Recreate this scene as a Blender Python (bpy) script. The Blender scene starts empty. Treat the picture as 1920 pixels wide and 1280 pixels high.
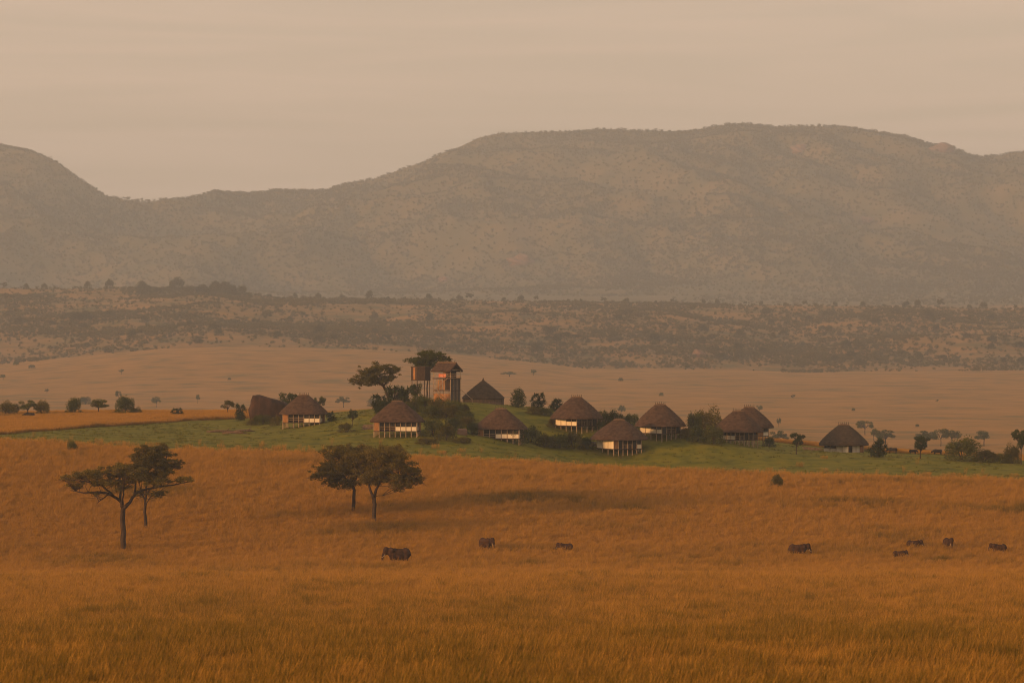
import bpy, bmesh, math, random
import numpy as np
from mathutils import Vector, Matrix

R = math.radians
random.seed(7)
rng = np.random.default_rng(7)
scene = bpy.context.scene
col = scene.collection

# ------------------------------------------------------------------ camera
F = 6400.0            # focal length in photo pixels (1920 wide)
CAMZ = 40.0
PITCH = math.atan2(640 - 597, F)
cam_d = bpy.data.cameras.new('camera')
cam_d.sensor_width = 36.0
cam_d.lens = F / 1920 * 36.0
cam_d.clip_start = 1.0
cam_d.clip_end = 40000.0
cam_d.dof.use_dof = True
cam_d.dof.focus_distance = 780.0
cam_d.dof.aperture_fstop = 2.0
cam = bpy.data.objects.new('camera', cam_d)
cam.location = (0, 0, CAMZ)
cam.rotation_euler = (R(90) - PITCH, 0, 0)
col.objects.link(cam)
scene.camera = cam

# ------------------------------------------------------------------ light
SUN_A, SUN_E = R(58), R(9.0)            # azimuth from behind the camera towards the left, elevation
to_sun = Vector((-math.sin(SUN_A) * math.cos(SUN_E), -math.cos(SUN_A) * math.cos(SUN_E), math.sin(SUN_E)))
SKY_STRENGTH = 0.079
world = bpy.data.worlds.new('World')
scene.world = world
world.use_nodes = True
wn, wl = world.node_tree.nodes, world.node_tree.links
wn.clear()
w_out = wn.new('ShaderNodeOutputWorld')
w_bg = wn.new('ShaderNodeBackground')
w_bg.inputs['Strength'].default_value = SKY_STRENGTH
w_sky = wn.new('ShaderNodeTexSky')
w_sky.sky_type = 'NISHITA'
w_sky.sun_disc = False
w_sky.sun_elevation = SUN_E
w_sky.sun_rotation = math.atan2(to_sun.x, to_sun.y)
w_sky.altitude = 1000
w_sky.air_density = 1.0
w_sky.dust_density = 4.0
w_sky.ozone_density = 0.6
# thin high overcast veil: long streaks of cirrus over the whole dome
w_tc = wn.new('ShaderNodeTexCoord')
w_sep = wn.new('ShaderNodeSeparateXYZ')
wl.new(w_tc.outputs['Generated'], w_sep.inputs[0])
w_map = wn.new('ShaderNodeMapping')
w_map.inputs['Scale'].default_value = (5.0, 5.0, 70.0)
wl.new(w_tc.outputs['Generated'], w_map.inputs[0])
w_no = wn.new('ShaderNodeTexNoise')
w_no.inputs['Scale'].default_value = 1.6
w_no.inputs['Detail'].default_value = 7.0
w_no.inputs['Roughness'].default_value = 0.55
w_no.inputs['Distortion'].default_value = 0.6
wl.new(w_map.outputs[0], w_no.inputs['Vector'])
w_cr = wn.new('ShaderNodeMapRange')
w_cr.inputs['From Min'].default_value = 0.38
w_cr.inputs['From Max'].default_value = 0.68
w_cr.inputs['To Min'].default_value = 0.68
w_cr.inputs['To Max'].default_value = 0.86
wl.new(w_no.outputs['Fac'], w_cr.inputs['Value'])
w_mix = wn.new('ShaderNodeMix')
w_mix.data_type = 'RGBA'
w_tint = wn.new('ShaderNodeMix')
w_tint.data_type = 'RGBA'
w_tint.blend_type = 'MULTIPLY'
w_tint.inputs['Factor'].default_value = 1.0
w_tint.inputs['B'].default_value = (0.96, 0.87, 0.76, 1)
wl.new(w_sky.outputs[0], w_tint.inputs['A'])
wl.new(w_cr.outputs[0], w_mix.inputs['Factor'])
wl.new(w_tint.outputs['Result'], w_mix.inputs['A'])
CLOUD = (7.8, 5.5, 4.0, 1)
w_mix.inputs['B'].default_value = CLOUD
wl.new(w_mix.outputs['Result'], w_bg.inputs['Color'])
wl.new(w_bg.outputs[0], w_out.inputs[0])

sun_d = bpy.data.lights.new('sun', 'SUN')
sun_d.energy = 3.0
sun_d.angle = R(6.0)
sun_d.color = (1.0, 0.49, 0.17)
sun = bpy.data.objects.new('sun', sun_d)
sun.rotation_euler = (-to_sun).to_track_quat('-Z', 'Y').to_euler()
sun.location = (-200, 0, 300)
col.objects.link(sun)

vs = scene.view_settings
vs.view_transform = 'Standard'
vs.look = 'None'
vs.gamma = 1.0
vs.use_curve_mapping = False
vs.exposure = 0.5
scene.cycles.filter_width = 1.1
scene.cycles.volume_bounces = 1
scene.cycles.max_bounces = 5
scene.cycles.diffuse_bounces = 3
scene.cycles.transparent_max_bounces = 6

# ------------------------------------------------------------------ helpers
def new_mat(name):
    m = bpy.data.materials.new(name)
    m.use_nodes = True
    m.node_tree.nodes.clear()
    return m

def noise_mat(name, cols, scale=1.0, detail=5, rough=0.9, bump=0.0, bscale=None, stretch=(1, 1, 1), lo=0.35, hi=0.65, spec=0.1):
    """two or three colours mixed by world-space noise, optional bump"""
    m = new_mat(name)
    n, l = m.node_tree.nodes, m.node_tree.links
    out = n.new('ShaderNodeOutputMaterial')
    b = n.new('ShaderNodeBsdfPrincipled')
    b.inputs['Roughness'].default_value = rough
    b.inputs['Specular IOR Level'].default_value = spec
    l.new(b.outputs[0], out.inputs[0])
    g = n.new('ShaderNodeNewGeometry')
    mp = n.new('ShaderNodeMapping')
    mp.inputs['Scale'].default_value = stretch
    l.new(g.outputs['Position'], mp.inputs[0])
    t = n.new('ShaderNodeTexNoise')
    t.inputs['Scale'].default_value = scale
    t.inputs['Detail'].default_value = detail
    t.inputs['Roughness'].default_value = 0.6
    l.new(mp.outputs[0], t.inputs['Vector'])
    r = n.new('ShaderNodeValToRGB')
    e = r.color_ramp.elements
    e[0].position, e[1].position = lo, hi
    e[0].color = (*cols[0], 1)
    e[1].color = (*cols[-1], 1)
    if len(cols) == 3:
        x = e.new((lo + hi) / 2)
        x.color = (*cols[1], 1)
    l.new(t.outputs['Fac'], r.inputs[0])
    l.new(r.outputs[0], b.inputs['Base Color'])
    if bump:
        t2 = n.new('ShaderNodeTexNoise')
        t2.inputs['Scale'].default_value = bscale or scale * 4
        t2.inputs['Detail'].default_value = 4
        l.new(mp.outputs[0], t2.inputs['Vector'])
        bp = n.new('ShaderNodeBump')
        bp.inputs['Strength'].default_value = 0.7
        bp.inputs['Distance'].default_value = bump
        l.new(t2.outputs['Fac'], bp.inputs['Height'])
        l.new(bp.outputs[0], b.inputs['Normal'])
    return m

def leaf_mat(name, c1, c2, scale=0.6, trans=0.25):
    m = new_mat(name)
    n, l = m.node_tree.nodes, m.node_tree.links
    out = n.new('ShaderNodeOutputMaterial')
    g = n.new('ShaderNodeNewGeometry')
    t = n.new('ShaderNodeTexNoise')
    t.inputs['Scale'].default_value = scale
    t.inputs['Detail'].default_value = 6
    t.inputs['Roughness'].default_value = 0.7
    l.new(g.outputs['Position'], t.inputs['Vector'])
    oi = n.new('ShaderNodeObjectInfo')
    ad = n.new('ShaderNodeMath'); ad.operation = 'MULTIPLY_ADD'
    ad.inputs[1].default_value = 0.24
    l.new(oi.outputs['Random'], ad.inputs[0])
    l.new(t.outputs['Fac'], ad.inputs[2])
    r = n.new('ShaderNodeValToRGB')
    r.color_ramp.elements[0].position, r.color_ramp.elements[1].position = 0.38, 0.85
    r.color_ramp.elements[0].color = (*c1, 1)
    r.color_ramp.elements[1].color = (*c2, 1)
    l.new(ad.outputs[0], r.inputs[0])
    d = n.new('ShaderNodeBsdfDiffuse')
    tr = n.new('ShaderNodeBsdfTranslucent')
    l.new(r.outputs[0], d.inputs[0]); l.new(r.outputs[0], tr.inputs[0])
    mx = n.new('ShaderNodeMixShader')
    mx.inputs[0].default_value = trans
    l.new(d.outputs[0], mx.inputs[1]); l.new(tr.outputs[0], mx.inputs[2])
    l.new(mx.outputs[0], out.inputs[0])
    return m

def tag(o, label=None, cat=None, group=None, kind=None):
    if label: o['label'] = label
    if cat: o['category'] = cat
    if group: o['group'] = group
    if kind: o['kind'] = kind
    return o

def link(name, me, parent=None, loc=(0, 0, 0), rot=(0, 0, 0), scl=(1, 1, 1)):
    o = bpy.data.objects.new(name, me)
    col.objects.link(o)
    o.location = loc; o.rotation_euler = rot; o.scale = scl
    if parent: o.parent = parent
    return o

def mesh_np(name, verts, faces, mat=None, smooth=False):
    me = bpy.data.meshes.new(name)
    me.from_pydata([tuple(v) for v in verts], [], [tuple(f) for f in faces])
    if mat: me.materials.append(mat)
    if smooth:
        me.polygons.foreach_set('use_smooth', [True] * len(me.polygons))
    me.update()
    return me

def quads_np(name, V, mat):
    """V: (n,4,3) array of separate quads"""
    n = len(V)
    me = bpy.data.meshes.new(name)
    me.vertices.add(n * 4)
    me.vertices.foreach_set('co', V.reshape(-1).astype(np.float32))
    me.loops.add(n * 4)
    me.loops.foreach_set('vertex_index', np.arange(n * 4, dtype=np.int32))
    me.polygons.add(n)
    me.polygons.foreach_set('loop_start', np.arange(0, n * 4, 4, dtype=np.int32))
    me.materials.append(mat)
    me.update(calc_edges=True)
    return me

# numpy value-noise fbm
def vnoise(x, y, seed=0):
    xi, yi = np.floor(x).astype(np.int64), np.floor(y).astype(np.int64)
    fx, fy = x - xi, y - yi
    fx, fy = fx * fx * (3 - 2 * fx), fy * fy * (3 - 2 * fy)
    def h(a, b):
        n = (a * 374761393 + b * 668265263 + seed * 982451653) & 0x7fffffff
        n = ((n ^ (n >> 13)) * 1274126177) & 0x7fffffff
        return ((n ^ (n >> 16)) & 0xffff) / 65535.0
    a, b, c, d = h(xi, yi), h(xi + 1, yi), h(xi, yi + 1), h(xi + 1, yi + 1)
    return (a * (1 - fx) + b * fx) * (1 - fy) + (c * (1 - fx) + d * fx) * fy

def fbm(x, y, oct=4, seed=0):
    s, a, t = 0.0, 1.0, 0.0
    for i in range(oct):
        s = s + a * vnoise(x * 2 ** i, y * 2 ** i, seed + i * 17); t += a; a *= 0.5
    return s / t

def sstep(a, b, x):
    t = np.clip((x - a) / (b - a), 0, 1)
    return t * t * (3 - 2 * t)

# ------------------------------------------------------------------ terrain
def from_px(px, py, s):
    return ((px - 960) / s, F / s, CAMZ - (py - 597) / s)

ctrl = []
for px in (-400, 300, 960, 1600, 2300):
    ctrl.append(from_px(px, 1280, 43)); ctrl.append(from_px(px, 1208, 27)); ctrl.append(from_px(px, 1145, 18.3)); ctrl.append(from_px(px, 1098, 14))
    ctrl.append(from_px(px, 1061, 11.6))
ctrl += [(x, y, z) for x in (-90, 0, 90) for y, z in ((0, 38.2), (70, 30.2))]
ctrl += [(x, -300, 37) for x in (-150, 0, 150)]
for a in [(-250, 828, 9), (0, 835, 9), (480, 852, 9), (960, 870, 9), (1440, 893, 9), (1920, 906, 9), (2200, 912, 9),
          (570, 799, 7.9), (745, 817, 8.4), (940, 823, 8.3), (906, 759, 7.6), (830, 754, 7.8), (1080, 806, 8.0),
          (1162, 847, 8.2), (1238, 820, 8.1), (1385, 833, 8.0), (1582, 848, 7.9), (725, 765, 7.75), (500, 792, 7.6),
          (-150, 822, 8.2), (0, 815, 8.2), (180, 801, 7.8), (370, 787, 7.4), (-150, 785, 6.7), (0, 783, 6.7), (250, 779, 6.7), (420, 775, 6.9),
          (1640, 850, 7.8), (1750, 854, 7.7), (1920, 870, 7.6), (2100, 874, 7.5), (1000, 764, 7.35), (1150, 790, 7.3), (1330, 815, 7.5)]:
    ctrl.append(from_px(*a))
for px in (-300, 0, 300, 600, 960, 1300, 1600, 1920, 2200):
    for d, z in ((1120, -8), (1350, -18), (1700, -20)):
        ctrl.append(((px - 960) / F * d, d, z))
ctrl = np.array(ctrl)
_C = 35.0
def _K(ax, ay, bx, by):
    return np.sqrt((ax[:, None] - bx[None]) ** 2 + (ay[:, None] - by[None]) ** 2 + _C * _C)
_w = np.linalg.solve(_K(ctrl[:, 0], ctrl[:, 1], ctrl[:, 0], ctrl[:, 1]) + 1e-6 * np.eye(len(ctrl)), ctrl[:, 2])

foot_px = np.array([[-600, 700], [0, 682], [150, 668], [300, 654], [420, 650], [520, 651], [700, 655], [850, 664], [980, 676], [1100, 690], [1300, 692], [1500, 697], [1920, 694], [2500, 694]], float)
top_px = np.array([[-600, 540], [0, 540], [200, 541], [300, 541], [380, 542], [450, 550], [520, 558], [700, 562], [960, 565], [1300, 570], [1600, 574], [1920, 580], [2500, 585]], float)
ridge_px = np.array([[-1500, 300], [-600, 262], [0, 274], [60, 284], [110, 306], [160, 342], [205, 370], [250, 381], [290, 381], [320, 374], [400, 368], [480, 361], [520, 356], [560, 357], [610, 356], [650, 346], [700, 336], [750, 319], [800, 301], [850, 281], [900, 258], [940, 250], [1000, 248], [1060, 247], [1130, 242], [1200, 245], [1290, 247], [1340, 237], [1390, 231], [1450, 238], [1510, 236], [1580, 239], [1650, 248], [1700, 256], [1740, 270], [1790, 278], [1830, 295], [1870, 293], [1920, 284], [2200, 262], [2700, 310], [3500, 420]], float)
D_FOOT, D_TOP, D_BACK, D_PED, D_RIDGE = 3450.0, 4600.0, 6100.0, 6800.0, 9000.0

def interp_px(tab, x, d):
    return np.interp(x / d * F + 960, tab[:, 0], tab[:, 1])

def Z(x, y):
    x = np.atleast_1d(np.asarray(x, float)); y = np.atleast_1d(np.asarray(y, float))
    z = np.zeros_like(x)
    m = y < 1700
    if m.any():
        xs, ys = x[m], y[m]
        out = np.empty_like(xs)
        for i in range(0, len(xs), 20000):
            out[i:i + 20000] = _K(xs[i:i + 20000], ys[i:i + 20000], ctrl[:, 0], ctrl[:, 1]) @ _w
        # far to the sides settle towards the mean profile
        z[m] = out + (fbm(xs / 9, ys / 9, 3, 5) - 0.5) * 0.35
    dd = np.maximum(y, 1.0)
    f = y >= 1500
    if f.any():
        xs, ys = x[f], y[f]
        zf = CAMZ - (interp_px(foot_px, xs * D_FOOT / ys, D_FOOT) - 597) * D_FOOT / F
        zt = CAMZ - (interp_px(top_px, xs * D_TOP / ys, D_TOP) - 597) * D_TOP / F
        zr = CAMZ - (interp_px(ridge_px, xs * D_RIDGE / ys, D_RIDGE) - 597) * D_RIDGE / F
        plain = -20 + (zf + 20) * sstep(2300, D_FOOT, ys) ** 1.2 + (fbm(xs / 260, ys / 260, 3, 9) - 0.5) * 2.0
        t = np.clip((ys - D_FOOT) / (D_TOP - D_FOOT), 0, 1)
        bump = (fbm(xs / 170, ys / 240, 4, 3) - 0.5) * 34 * np.sin(np.pi * t) ** 0.7
        hill = zf + (zt - zf) * (t ** 0.85) + bump
        tb = np.clip((ys - D_TOP) / (D_BACK - D_TOP), 0, 1)
        back = zt + (64 - zt) * sstep(0.02, 0.9, tb) - 24 * np.sin(np.pi * tb)
        tp = np.clip((ys - D_BACK) / (D_PED - D_BACK), 0, 1)
        ped = 64 + (86 - 64) * tp
        tm = np.clip((ys - D_PED) / (D_RIDGE - D_PED), 0, 1)
        env = np.sin(np.pi * np.clip(tm, 0, 1)) ** 0.8
        spur = (np.abs(fbm(xs / 520 + ys / 1500, ys / 900, 4, 21) - 0.5) * 2)
        gul = (fbm(xs / 150, ys / 300, 4, 33) - 0.5)
        mt = 86 + (zr - 86) * (0.75 * tm ** 1.25 + 0.25 * sstep(0, 1, tm)) - env * (spur * 220 - 66) + env * gul * 60
        tk = np.clip((ys - D_RIDGE) / 2000, 0, 1)
        mt = mt * (1 - tk) + 20 * tk
        zz = np.where(ys < D_FOOT, plain, np.where(ys < D_TOP, hill, np.where(ys < D_BACK, back, np.where(ys < D_PED, ped, mt))))
        bl = sstep(1500, 1700, ys)
        z[f] = z[f] * (1 - bl) + zz * bl
    return z

def z1(x, y):
    return float(Z([x], [y])[0])

_cp, _sp = math.cos(PITCH), math.sin(PITCH)
def ray(px, py):
    a, b = (px - 960) / F, (640 - py) / F
    # camera looks along +y tilted down by PITCH
    d = np.array([a, _cp + b * _sp, b * _cp - _sp])
    return d / d[1]

def ground_at(px, py, dmin=200.0, dmax=9500.0):
    """first point of the terrain seen through a photo pixel, beyond dmin"""
    r = ray(px, py)
    ds = np.concatenate([np.arange(dmin, 1500, 1.0), np.arange(1500, 9500, 5.0)])
    ds = ds[(ds >= dmin) & (ds <= dmax)]
    h = CAMZ + r[2] * ds - Z(r[0] * ds, ds)
    k = np.argmax(h < 0) if (h < 0).any() else len(ds) - 1
    d = ds[k]
    if k > 0 and h[k] < 0:
        d = ds[k - 1] + (ds[k] - ds[k - 1]) * h[k - 1] / (h[k - 1] - h[k])
    x = r[0] * d
    return Vector((x, d, z1(x, d)))

def at_dist(px, s):
    d = F / s
    x = (px - 960) / s
    return Vector((x, d, z1(x, d)))

def sheet(name, ds, ncol, mat, kind='structure', jit=True):
    ds = np.asarray(ds, float)
    tt = np.linspace(-1, 1, ncol)
    tt = np.sign(tt) * (0.55 * np.abs(tt) + 0.45 * np.abs(tt) ** 3)
    hw = 0.42 * np.maximum(ds, 0) + 180
    X = tt[None] * hw[:, None]
    Y = np.repeat(ds[:, None], ncol, 1)
    Zs = Z(X.ravel(), Y.ravel())
    V = np.stack([X.ravel(), Y.ravel(), Zs], 1)
    nr = len(ds)
    idx = np.arange(nr * ncol).reshape(nr, ncol)
    q = np.stack([idx[:-1, :-1], idx[:-1, 1:], idx[1:, 1:], idx[1:, :-1]], -1).reshape(-1, 4)
    me = bpy.data.meshes.new(name)
    me.vertices.add(len(V)); me.vertices.foreach_set('co', V.astype(np.float32).ravel())
    me.loops.add(q.size); me.loops.foreach_set('vertex_index', q.astype(np.int32).ravel())
    me.polygons.add(len(q)); me.polygons.foreach_set('loop_start', np.arange(0, q.size, 4, dtype=np.int32))
    me.polygons.foreach_set('use_smooth', np.ones(len(q), dtype=bool))
    me.materials.append(mat)
    me.update(calc_edges=True)
    o = link(name, me)
    return tag(o, kind=kind)

M = {}
M['plain'] = noise_mat('plain_dry_grass', [(0.15, 0.105, 0.030), (0.26, 0.142, 0.036), (0.32, 0.168, 0.043)], 0.03, 9, 1.0, lo=0.34, hi=0.62)
M['hill'] = noise_mat('hill_dry_grass', [(0.10, 0.085, 0.03), (0.19, 0.117, 0.04), (0.27, 0.15, 0.05)], 0.02, 8, 1.0, lo=0.36, hi=0.64)
M['mountain'] = noise_mat('mountain_slope', [(0.09, 0.08, 0.034), (0.125, 0.1, 0.042), (0.165, 0.118, 0.05)], 0.012, 9, 1.0, lo=0.36, hi=0.68)
M['lawn'] = noise_mat('lawn_green', [(0.062, 0.07, 0.005), (0.122, 0.12, 0.008), (0.165, 0.142, 0.012)], 0.22, 8, 1.0, lo=0.33, hi=0.66, bump=0.15, bscale=2.5)

dn = np.concatenate([np.arange(-400, 180, 20), np.arange(180, 1000, 4), np.arange(1000, 1700, 14), np.linspace(1700, D_FOOT, 60)])
sheet('ground', dn, 260, M['plain'])
sheet('low_hill', np.linspace(D_FOOT, D_BACK, 170), 300, M['hill'])
sheet('mountain', np.concatenate([np.linspace(D_BACK, D_RIDGE, 190), np.linspace(9015, 11500, 30)]), 380, M['mountain'])

# ---- lawn: a green mown sheet lying on the ground round the lodge
front = [ground_at(px, py, 600, 900) for px, py in ((-260, 826), (-120, 829), (0, 832), (120, 839), (250, 847), (400, 851), (560, 855), (760, 863), (960, 873), (1200, 886), (1400, 894), (1600, 900), (1760, 904), (1920, 908), (2100, 914), (2250, 918))]
back = [ground_at(px, py, 650, 1000) for px, py in ((-260, 826), (-120, 820), (0, 815.5), (100, 808), (250, 797), (330, 791))]
back += [Vector((x, y, 0)) for x, y in ((-72, 862), (-30, 868), (20, 872), (60, 865), (90, 850))] + [at_dist(px, s) for px, s in ((1660, 7.75), (1760, 7.65), (1920, 7.55), (2100, 7.5), (2250, 7.45))]
fx, fy = np.array([p.x for p in front]), np.array([p.y for p in front])
bx, by = np.array([p.x for p in back]), np.array([p.y for p in back])
def y_front(x): return np.interp(x, fx, fy) + (fbm(x / 7.0, x * 0 + 3.3, 3, 8) - 0.5) * 5
def y_back(x): return np.interp(x, bx, by) + (fbm(x / 6.0, x * 0 + 9.1, 3, 12) - 0.5) * 3
xs = np.arange(min(fx[0], bx[0]) + 1, max(fx[-1], bx[-1]) - 1, 1.5)
rows = 90
yf, yb = y_front(xs), np.maximum(y_back(xs), y_front(xs) + 1.0)
T = np.linspace(0, 1, rows)
LX = np.repeat(xs[None], rows, 0); LY = yf[None] * (1 - T[:, None]) + yb[None] * T[:, None]
LZ = Z(LX.ravel(), LY.ravel()) + 0.08
idx = np.arange(LX.size).reshape(rows, len(xs))
q = np.stack([idx[:-1, :-1], idx[:-1, 1:], idx[1:, 1:], idx[1:, :-1]], -1).reshape(-1, 4)
lawn_me = mesh_np('lawn', np.stack([LX.ravel(), LY.ravel(), LZ], 1).tolist(), q.tolist(), M['lawn'], True)
tag(link('lawn', lawn_me), kind='structure')

# ------------------------------------------------------------------ instanced stuff (grass, scrub)
def scatter(name, P, rot, scl, idx, tint, protos, label, cat):
    me = bpy.data.meshes.new(name)
    me.vertices.add(len(P)); me.vertices.foreach_set('co', P.astype(np.float32).ravel())
    for nm, ty, arr in (('rot', 'FLOAT_VECTOR', rot), ('scl', 'FLOAT_VECTOR', scl), ('idx', 'INT', idx), ('tint', 'FLOAT', tint)):
        a = me.attributes.new(nm, ty, 'POINT')
        a.data.foreach_set('vector' if ty == 'FLOAT_VECTOR' else 'value', np.ascontiguousarray(arr, dtype=np.int32 if ty == 'INT' else np.float32).ravel())
    c = bpy.data.collections.new(name + '_sources')
    for i, pm in enumerate(protos):
        o = bpy.data.objects.new('%s_source_%02d' % (name, i), pm)
        c.objects.link(o)
    ng = bpy.data.node_groups.new(name + '_nodes', 'GeometryNodeTree')
    ng.interface.new_socket('Geometry', in_out='INPUT', socket_type='NodeSocketGeometry')
    ng.interface.new_socket('Geometry', in_out='OUTPUT', socket_type='NodeSocketGeometry')
    n, l = ng.nodes, ng.links
    gi, go = n.new('NodeGroupInput'), n.new('NodeGroupOutput')
    ci = n.new('GeometryNodeCollectionInfo')
    ci.inputs['Collection'].default_value = c
    ci.inputs['Separate Children'].default_value = True
    ci.inputs['Reset Children'].default_value = True
    ip = n.new('GeometryNodeInstanceOnPoints')
    ip.inputs['Pick Instance'].default_value = True
    def attr(nm, ty):
        a = n.new('GeometryNodeInputNamedAttribute'); a.data_type = ty; a.inputs['Name'].default_value = nm
        return a.outputs['Attribute']
    l.new(gi.outputs[0], ip.inputs['Points']); l.new(ci.outputs[0], ip.inputs['Instance'])
    l.new(attr('idx', 'INT'), ip.inputs['Instance Index'])
    l.new(attr('rot', 'FLOAT_VECTOR'), ip.inputs['Rotation']); l.new(attr('scl', 'FLOAT_VECTOR'), ip.inputs['Scale'])
    l.new(ip.outputs[0], go.inputs[0])
    o = link(name, me)
    md = o.modifiers.new('scatter', 'NODES'); md.node_group = ng
    tag(o, label, cat, kind='stuff')
    return o

def grass_mat(name, base, mid, tip, base2, mid2, tip2):
    """colour along the blade (attribute h), tint 0..1 mixes dry to greener, darkened stand"""
    m = new_mat(name)
    n, l = m.node_tree.nodes, m.node_tree.links
    out = n.new('ShaderNodeOutputMaterial')
    h = n.new('ShaderNodeAttribute'); h.attribute_name = 'h'
    t = n.new('ShaderNodeAttribute'); t.attribute_name = 'tint'; t.attribute_type = 'INSTANCER'
    def ramp(cs):
        r = n.new('ShaderNodeValToRGB'); e = r.color_ramp.elements
        e[0].position, e[1].position = 0.05, 0.95
        e[0].color, e[1].color = (*cs[0], 1), (*cs[2], 1)
        x = e.new(0.5); x.color = (*cs[1], 1)
        l.new(h.outputs['Fac'], r.inputs[0]); return r
    a, b = ramp((base, mid, tip)), ramp((base2, mid2, tip2))
    mx = n.new('ShaderNodeMix'); mx.data_type = 'RGBA'
    l.new(t.outputs['Fac'], mx.inputs['Factor']); l.new(a.outputs[0], mx.inputs['A']); l.new(b.outputs[0], mx.inputs['B'])
    d = n.new('ShaderNodeBsdfDiffuse'); tr = n.new('ShaderNodeBsdfTranslucent')
    l.new(mx.outputs['Result'], d.inputs[0]); l.new(mx.outputs['Result'], tr.inputs[0])
    ms = n.new('ShaderNodeMixShader'); ms.inputs[0].default_value = 0.3
    l.new(d.outputs[0], ms.inputs[1]); l.new(tr.outputs[0], ms.inputs[2]); l.new(ms.outputs[0], out.inputs[0])
    return m

def tuft_mesh(name, n, spread, hmin, hmax, width, lean, mat):
    V, Fc, H = [], [], []
    for i in range(n):
        r = spread * math.sqrt(random.random()); a = random.uniform(0, 6.283)
        x, y = r * math.cos(a), r * math.sin(a)
        vary = random.choice((0.62, 0.8, 0.95, 1.1, 1.25))
        h = random.uniform(hmin, hmax); w = width * random.uniform(0.6, 1.3)
        la = random.gauss(0.0, 1.2); ln = lean * random.uniform(0.2, 1.4) * h
        dx, dy = math.cos(la) * ln, math.sin(la) * ln
        b = random.uniform(0, 3.14); bx_, by_ = math.cos(b) * w / 2, math.sin(b) * w / 2
        o = len(V)
        for t, k, wf in ((0, 0, 1.0), (0.6, 0.35, 0.8), (0.8, 0.6, 1.5), (1.0, 1.0, 0.35)):
            V += [(x + dx * k - bx_ * wf, y + dy * k - by_ * wf, h * t), (x + dx * k + bx_ * wf, y + dy * k + by_ * wf, h * t)]
            H += [min(1.0, h * t / hmax * vary)] * 2
        Fc += [(o, o + 1, o + 3, o + 2), (o + 2, o + 3, o + 5, o + 4), (o + 4, o + 5, o + 7, o + 6)]
    me = mesh_np(name, V, Fc, mat)
    a = me.attributes.new('h', 'FLOAT', 'POINT'); a.data.foreach_set('value', np.array(H, np.float32))
    return me

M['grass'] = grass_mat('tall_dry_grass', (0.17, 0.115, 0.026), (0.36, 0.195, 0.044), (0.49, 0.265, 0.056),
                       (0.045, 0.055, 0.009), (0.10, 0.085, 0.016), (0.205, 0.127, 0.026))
tufts = [tuft_mesh('tuft', 60, 0.50, 0.6, 1.25, 0.020, 0.22, M['grass']) for i in range(5)]
tufts += [tuft_mesh('tuft_tall', 34, 0.42, 0.8, 1.85, 0.020, 0.32, M['grass']) for i in range(3)]
tufts += [tuft_mesh('tuft_wide', 90, 1.0, 0.55, 1.2, 0.028, 0.2, M['grass']) for i in range(4)]

def grass_points():
    Ps, Ix, Sc = [], [], []
    for y0, y1, dens, ids in ((92, 205, 9.0, (0, 8)), (205, 330, 6.5, (0, 8)), (330, 470, 5.0, (0, 8)), (470, 800, 2.8, (5, 12))):
        hw1 = 0.158 * y1 + 12
        n = int((y1 - y0) * 2 * hw1 * dens)
        x = rng.uniform(-hw1, hw1, n); y = rng.uniform(y0, y1, n)
        keep = np.abs(x) < 0.158 * y + 12
        keep &= y < y_front(x) + rng.normal(0, 1, n) ** 3 * 1.2
        x, y = x[keep], y[keep]
        Ps.append(np.stack([x, y], 1)); Ix.append(rng.integers(ids[0], ids[1], len(x)))
    # strip on the orange grass rise behind the lawn
    n = 34000
    x = rng.uniform(-185, -60, n); y = rng.uniform(740, 985, n)
    k = (y > y_back(x) + rng.normal(0, 0.5, n)) & (x / y * F + 960 > -120) & (x / y * F + 960 < 455 + rng.normal(0, 12, n))
    Ps.append(np.stack([x[k], y[k]], 1)); Ix.append(rng.integers(8, 12, k.sum()))
    # right shoulder behind the lawn
    n = 16000
    x = rng.uniform(60, 165, n); y = rng.uniform(820, 920, n)
    k = (y > y_back(x) + 1)
    Ps.append(np.stack([x[k], y[k]], 1)); Ix.append(rng.integers(8, 12, k.sum()))
    P = np.concatenate(Ps); I = np.concatenate(Ix)
    z = Z(P[:, 0], P[:, 1]) - 0.03
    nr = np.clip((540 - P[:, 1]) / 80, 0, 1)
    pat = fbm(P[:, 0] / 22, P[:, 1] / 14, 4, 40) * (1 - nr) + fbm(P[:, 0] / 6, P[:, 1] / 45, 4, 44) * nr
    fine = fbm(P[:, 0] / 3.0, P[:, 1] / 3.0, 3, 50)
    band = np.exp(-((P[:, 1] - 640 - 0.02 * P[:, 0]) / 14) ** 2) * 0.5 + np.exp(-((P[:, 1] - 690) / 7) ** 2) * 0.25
    near = 0.6 * np.clip((480 - P[:, 1]) / 260, 0, 1)  # greener close by, also darkened for self-shadow between the stems
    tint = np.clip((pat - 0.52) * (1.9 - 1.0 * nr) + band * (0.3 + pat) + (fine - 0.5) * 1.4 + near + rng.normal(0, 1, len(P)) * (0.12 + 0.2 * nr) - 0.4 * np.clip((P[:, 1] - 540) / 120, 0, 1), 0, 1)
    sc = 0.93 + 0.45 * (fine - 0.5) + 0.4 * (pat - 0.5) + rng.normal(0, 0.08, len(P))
    sc = sc * (1 - 0.1 * np.exp(-((P[:, 1] - 545) / 60) ** 2))
    scl = np.stack([np.full(len(P), 1.0), np.full(len(P), 1.0), np.clip(sc, 0.5, 1.7)], 1)
    rot = np.zeros((len(P), 3)); rot[:, 2] = rng.normal(0, 0.5, len(P)); rot[:, 1] = rng.normal(0.04, 0.05, len(P)); rot[:, 0] = rng.normal(0, 0.04, len(P))
    return np.concatenate([P, z[:, None]], 1), rot, scl, I, tint
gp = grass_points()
scatter('tall_grass', *gp, tufts, 'tall rust-orange dry savanna grass filling the field in front of the lodge', 'grass')

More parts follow.
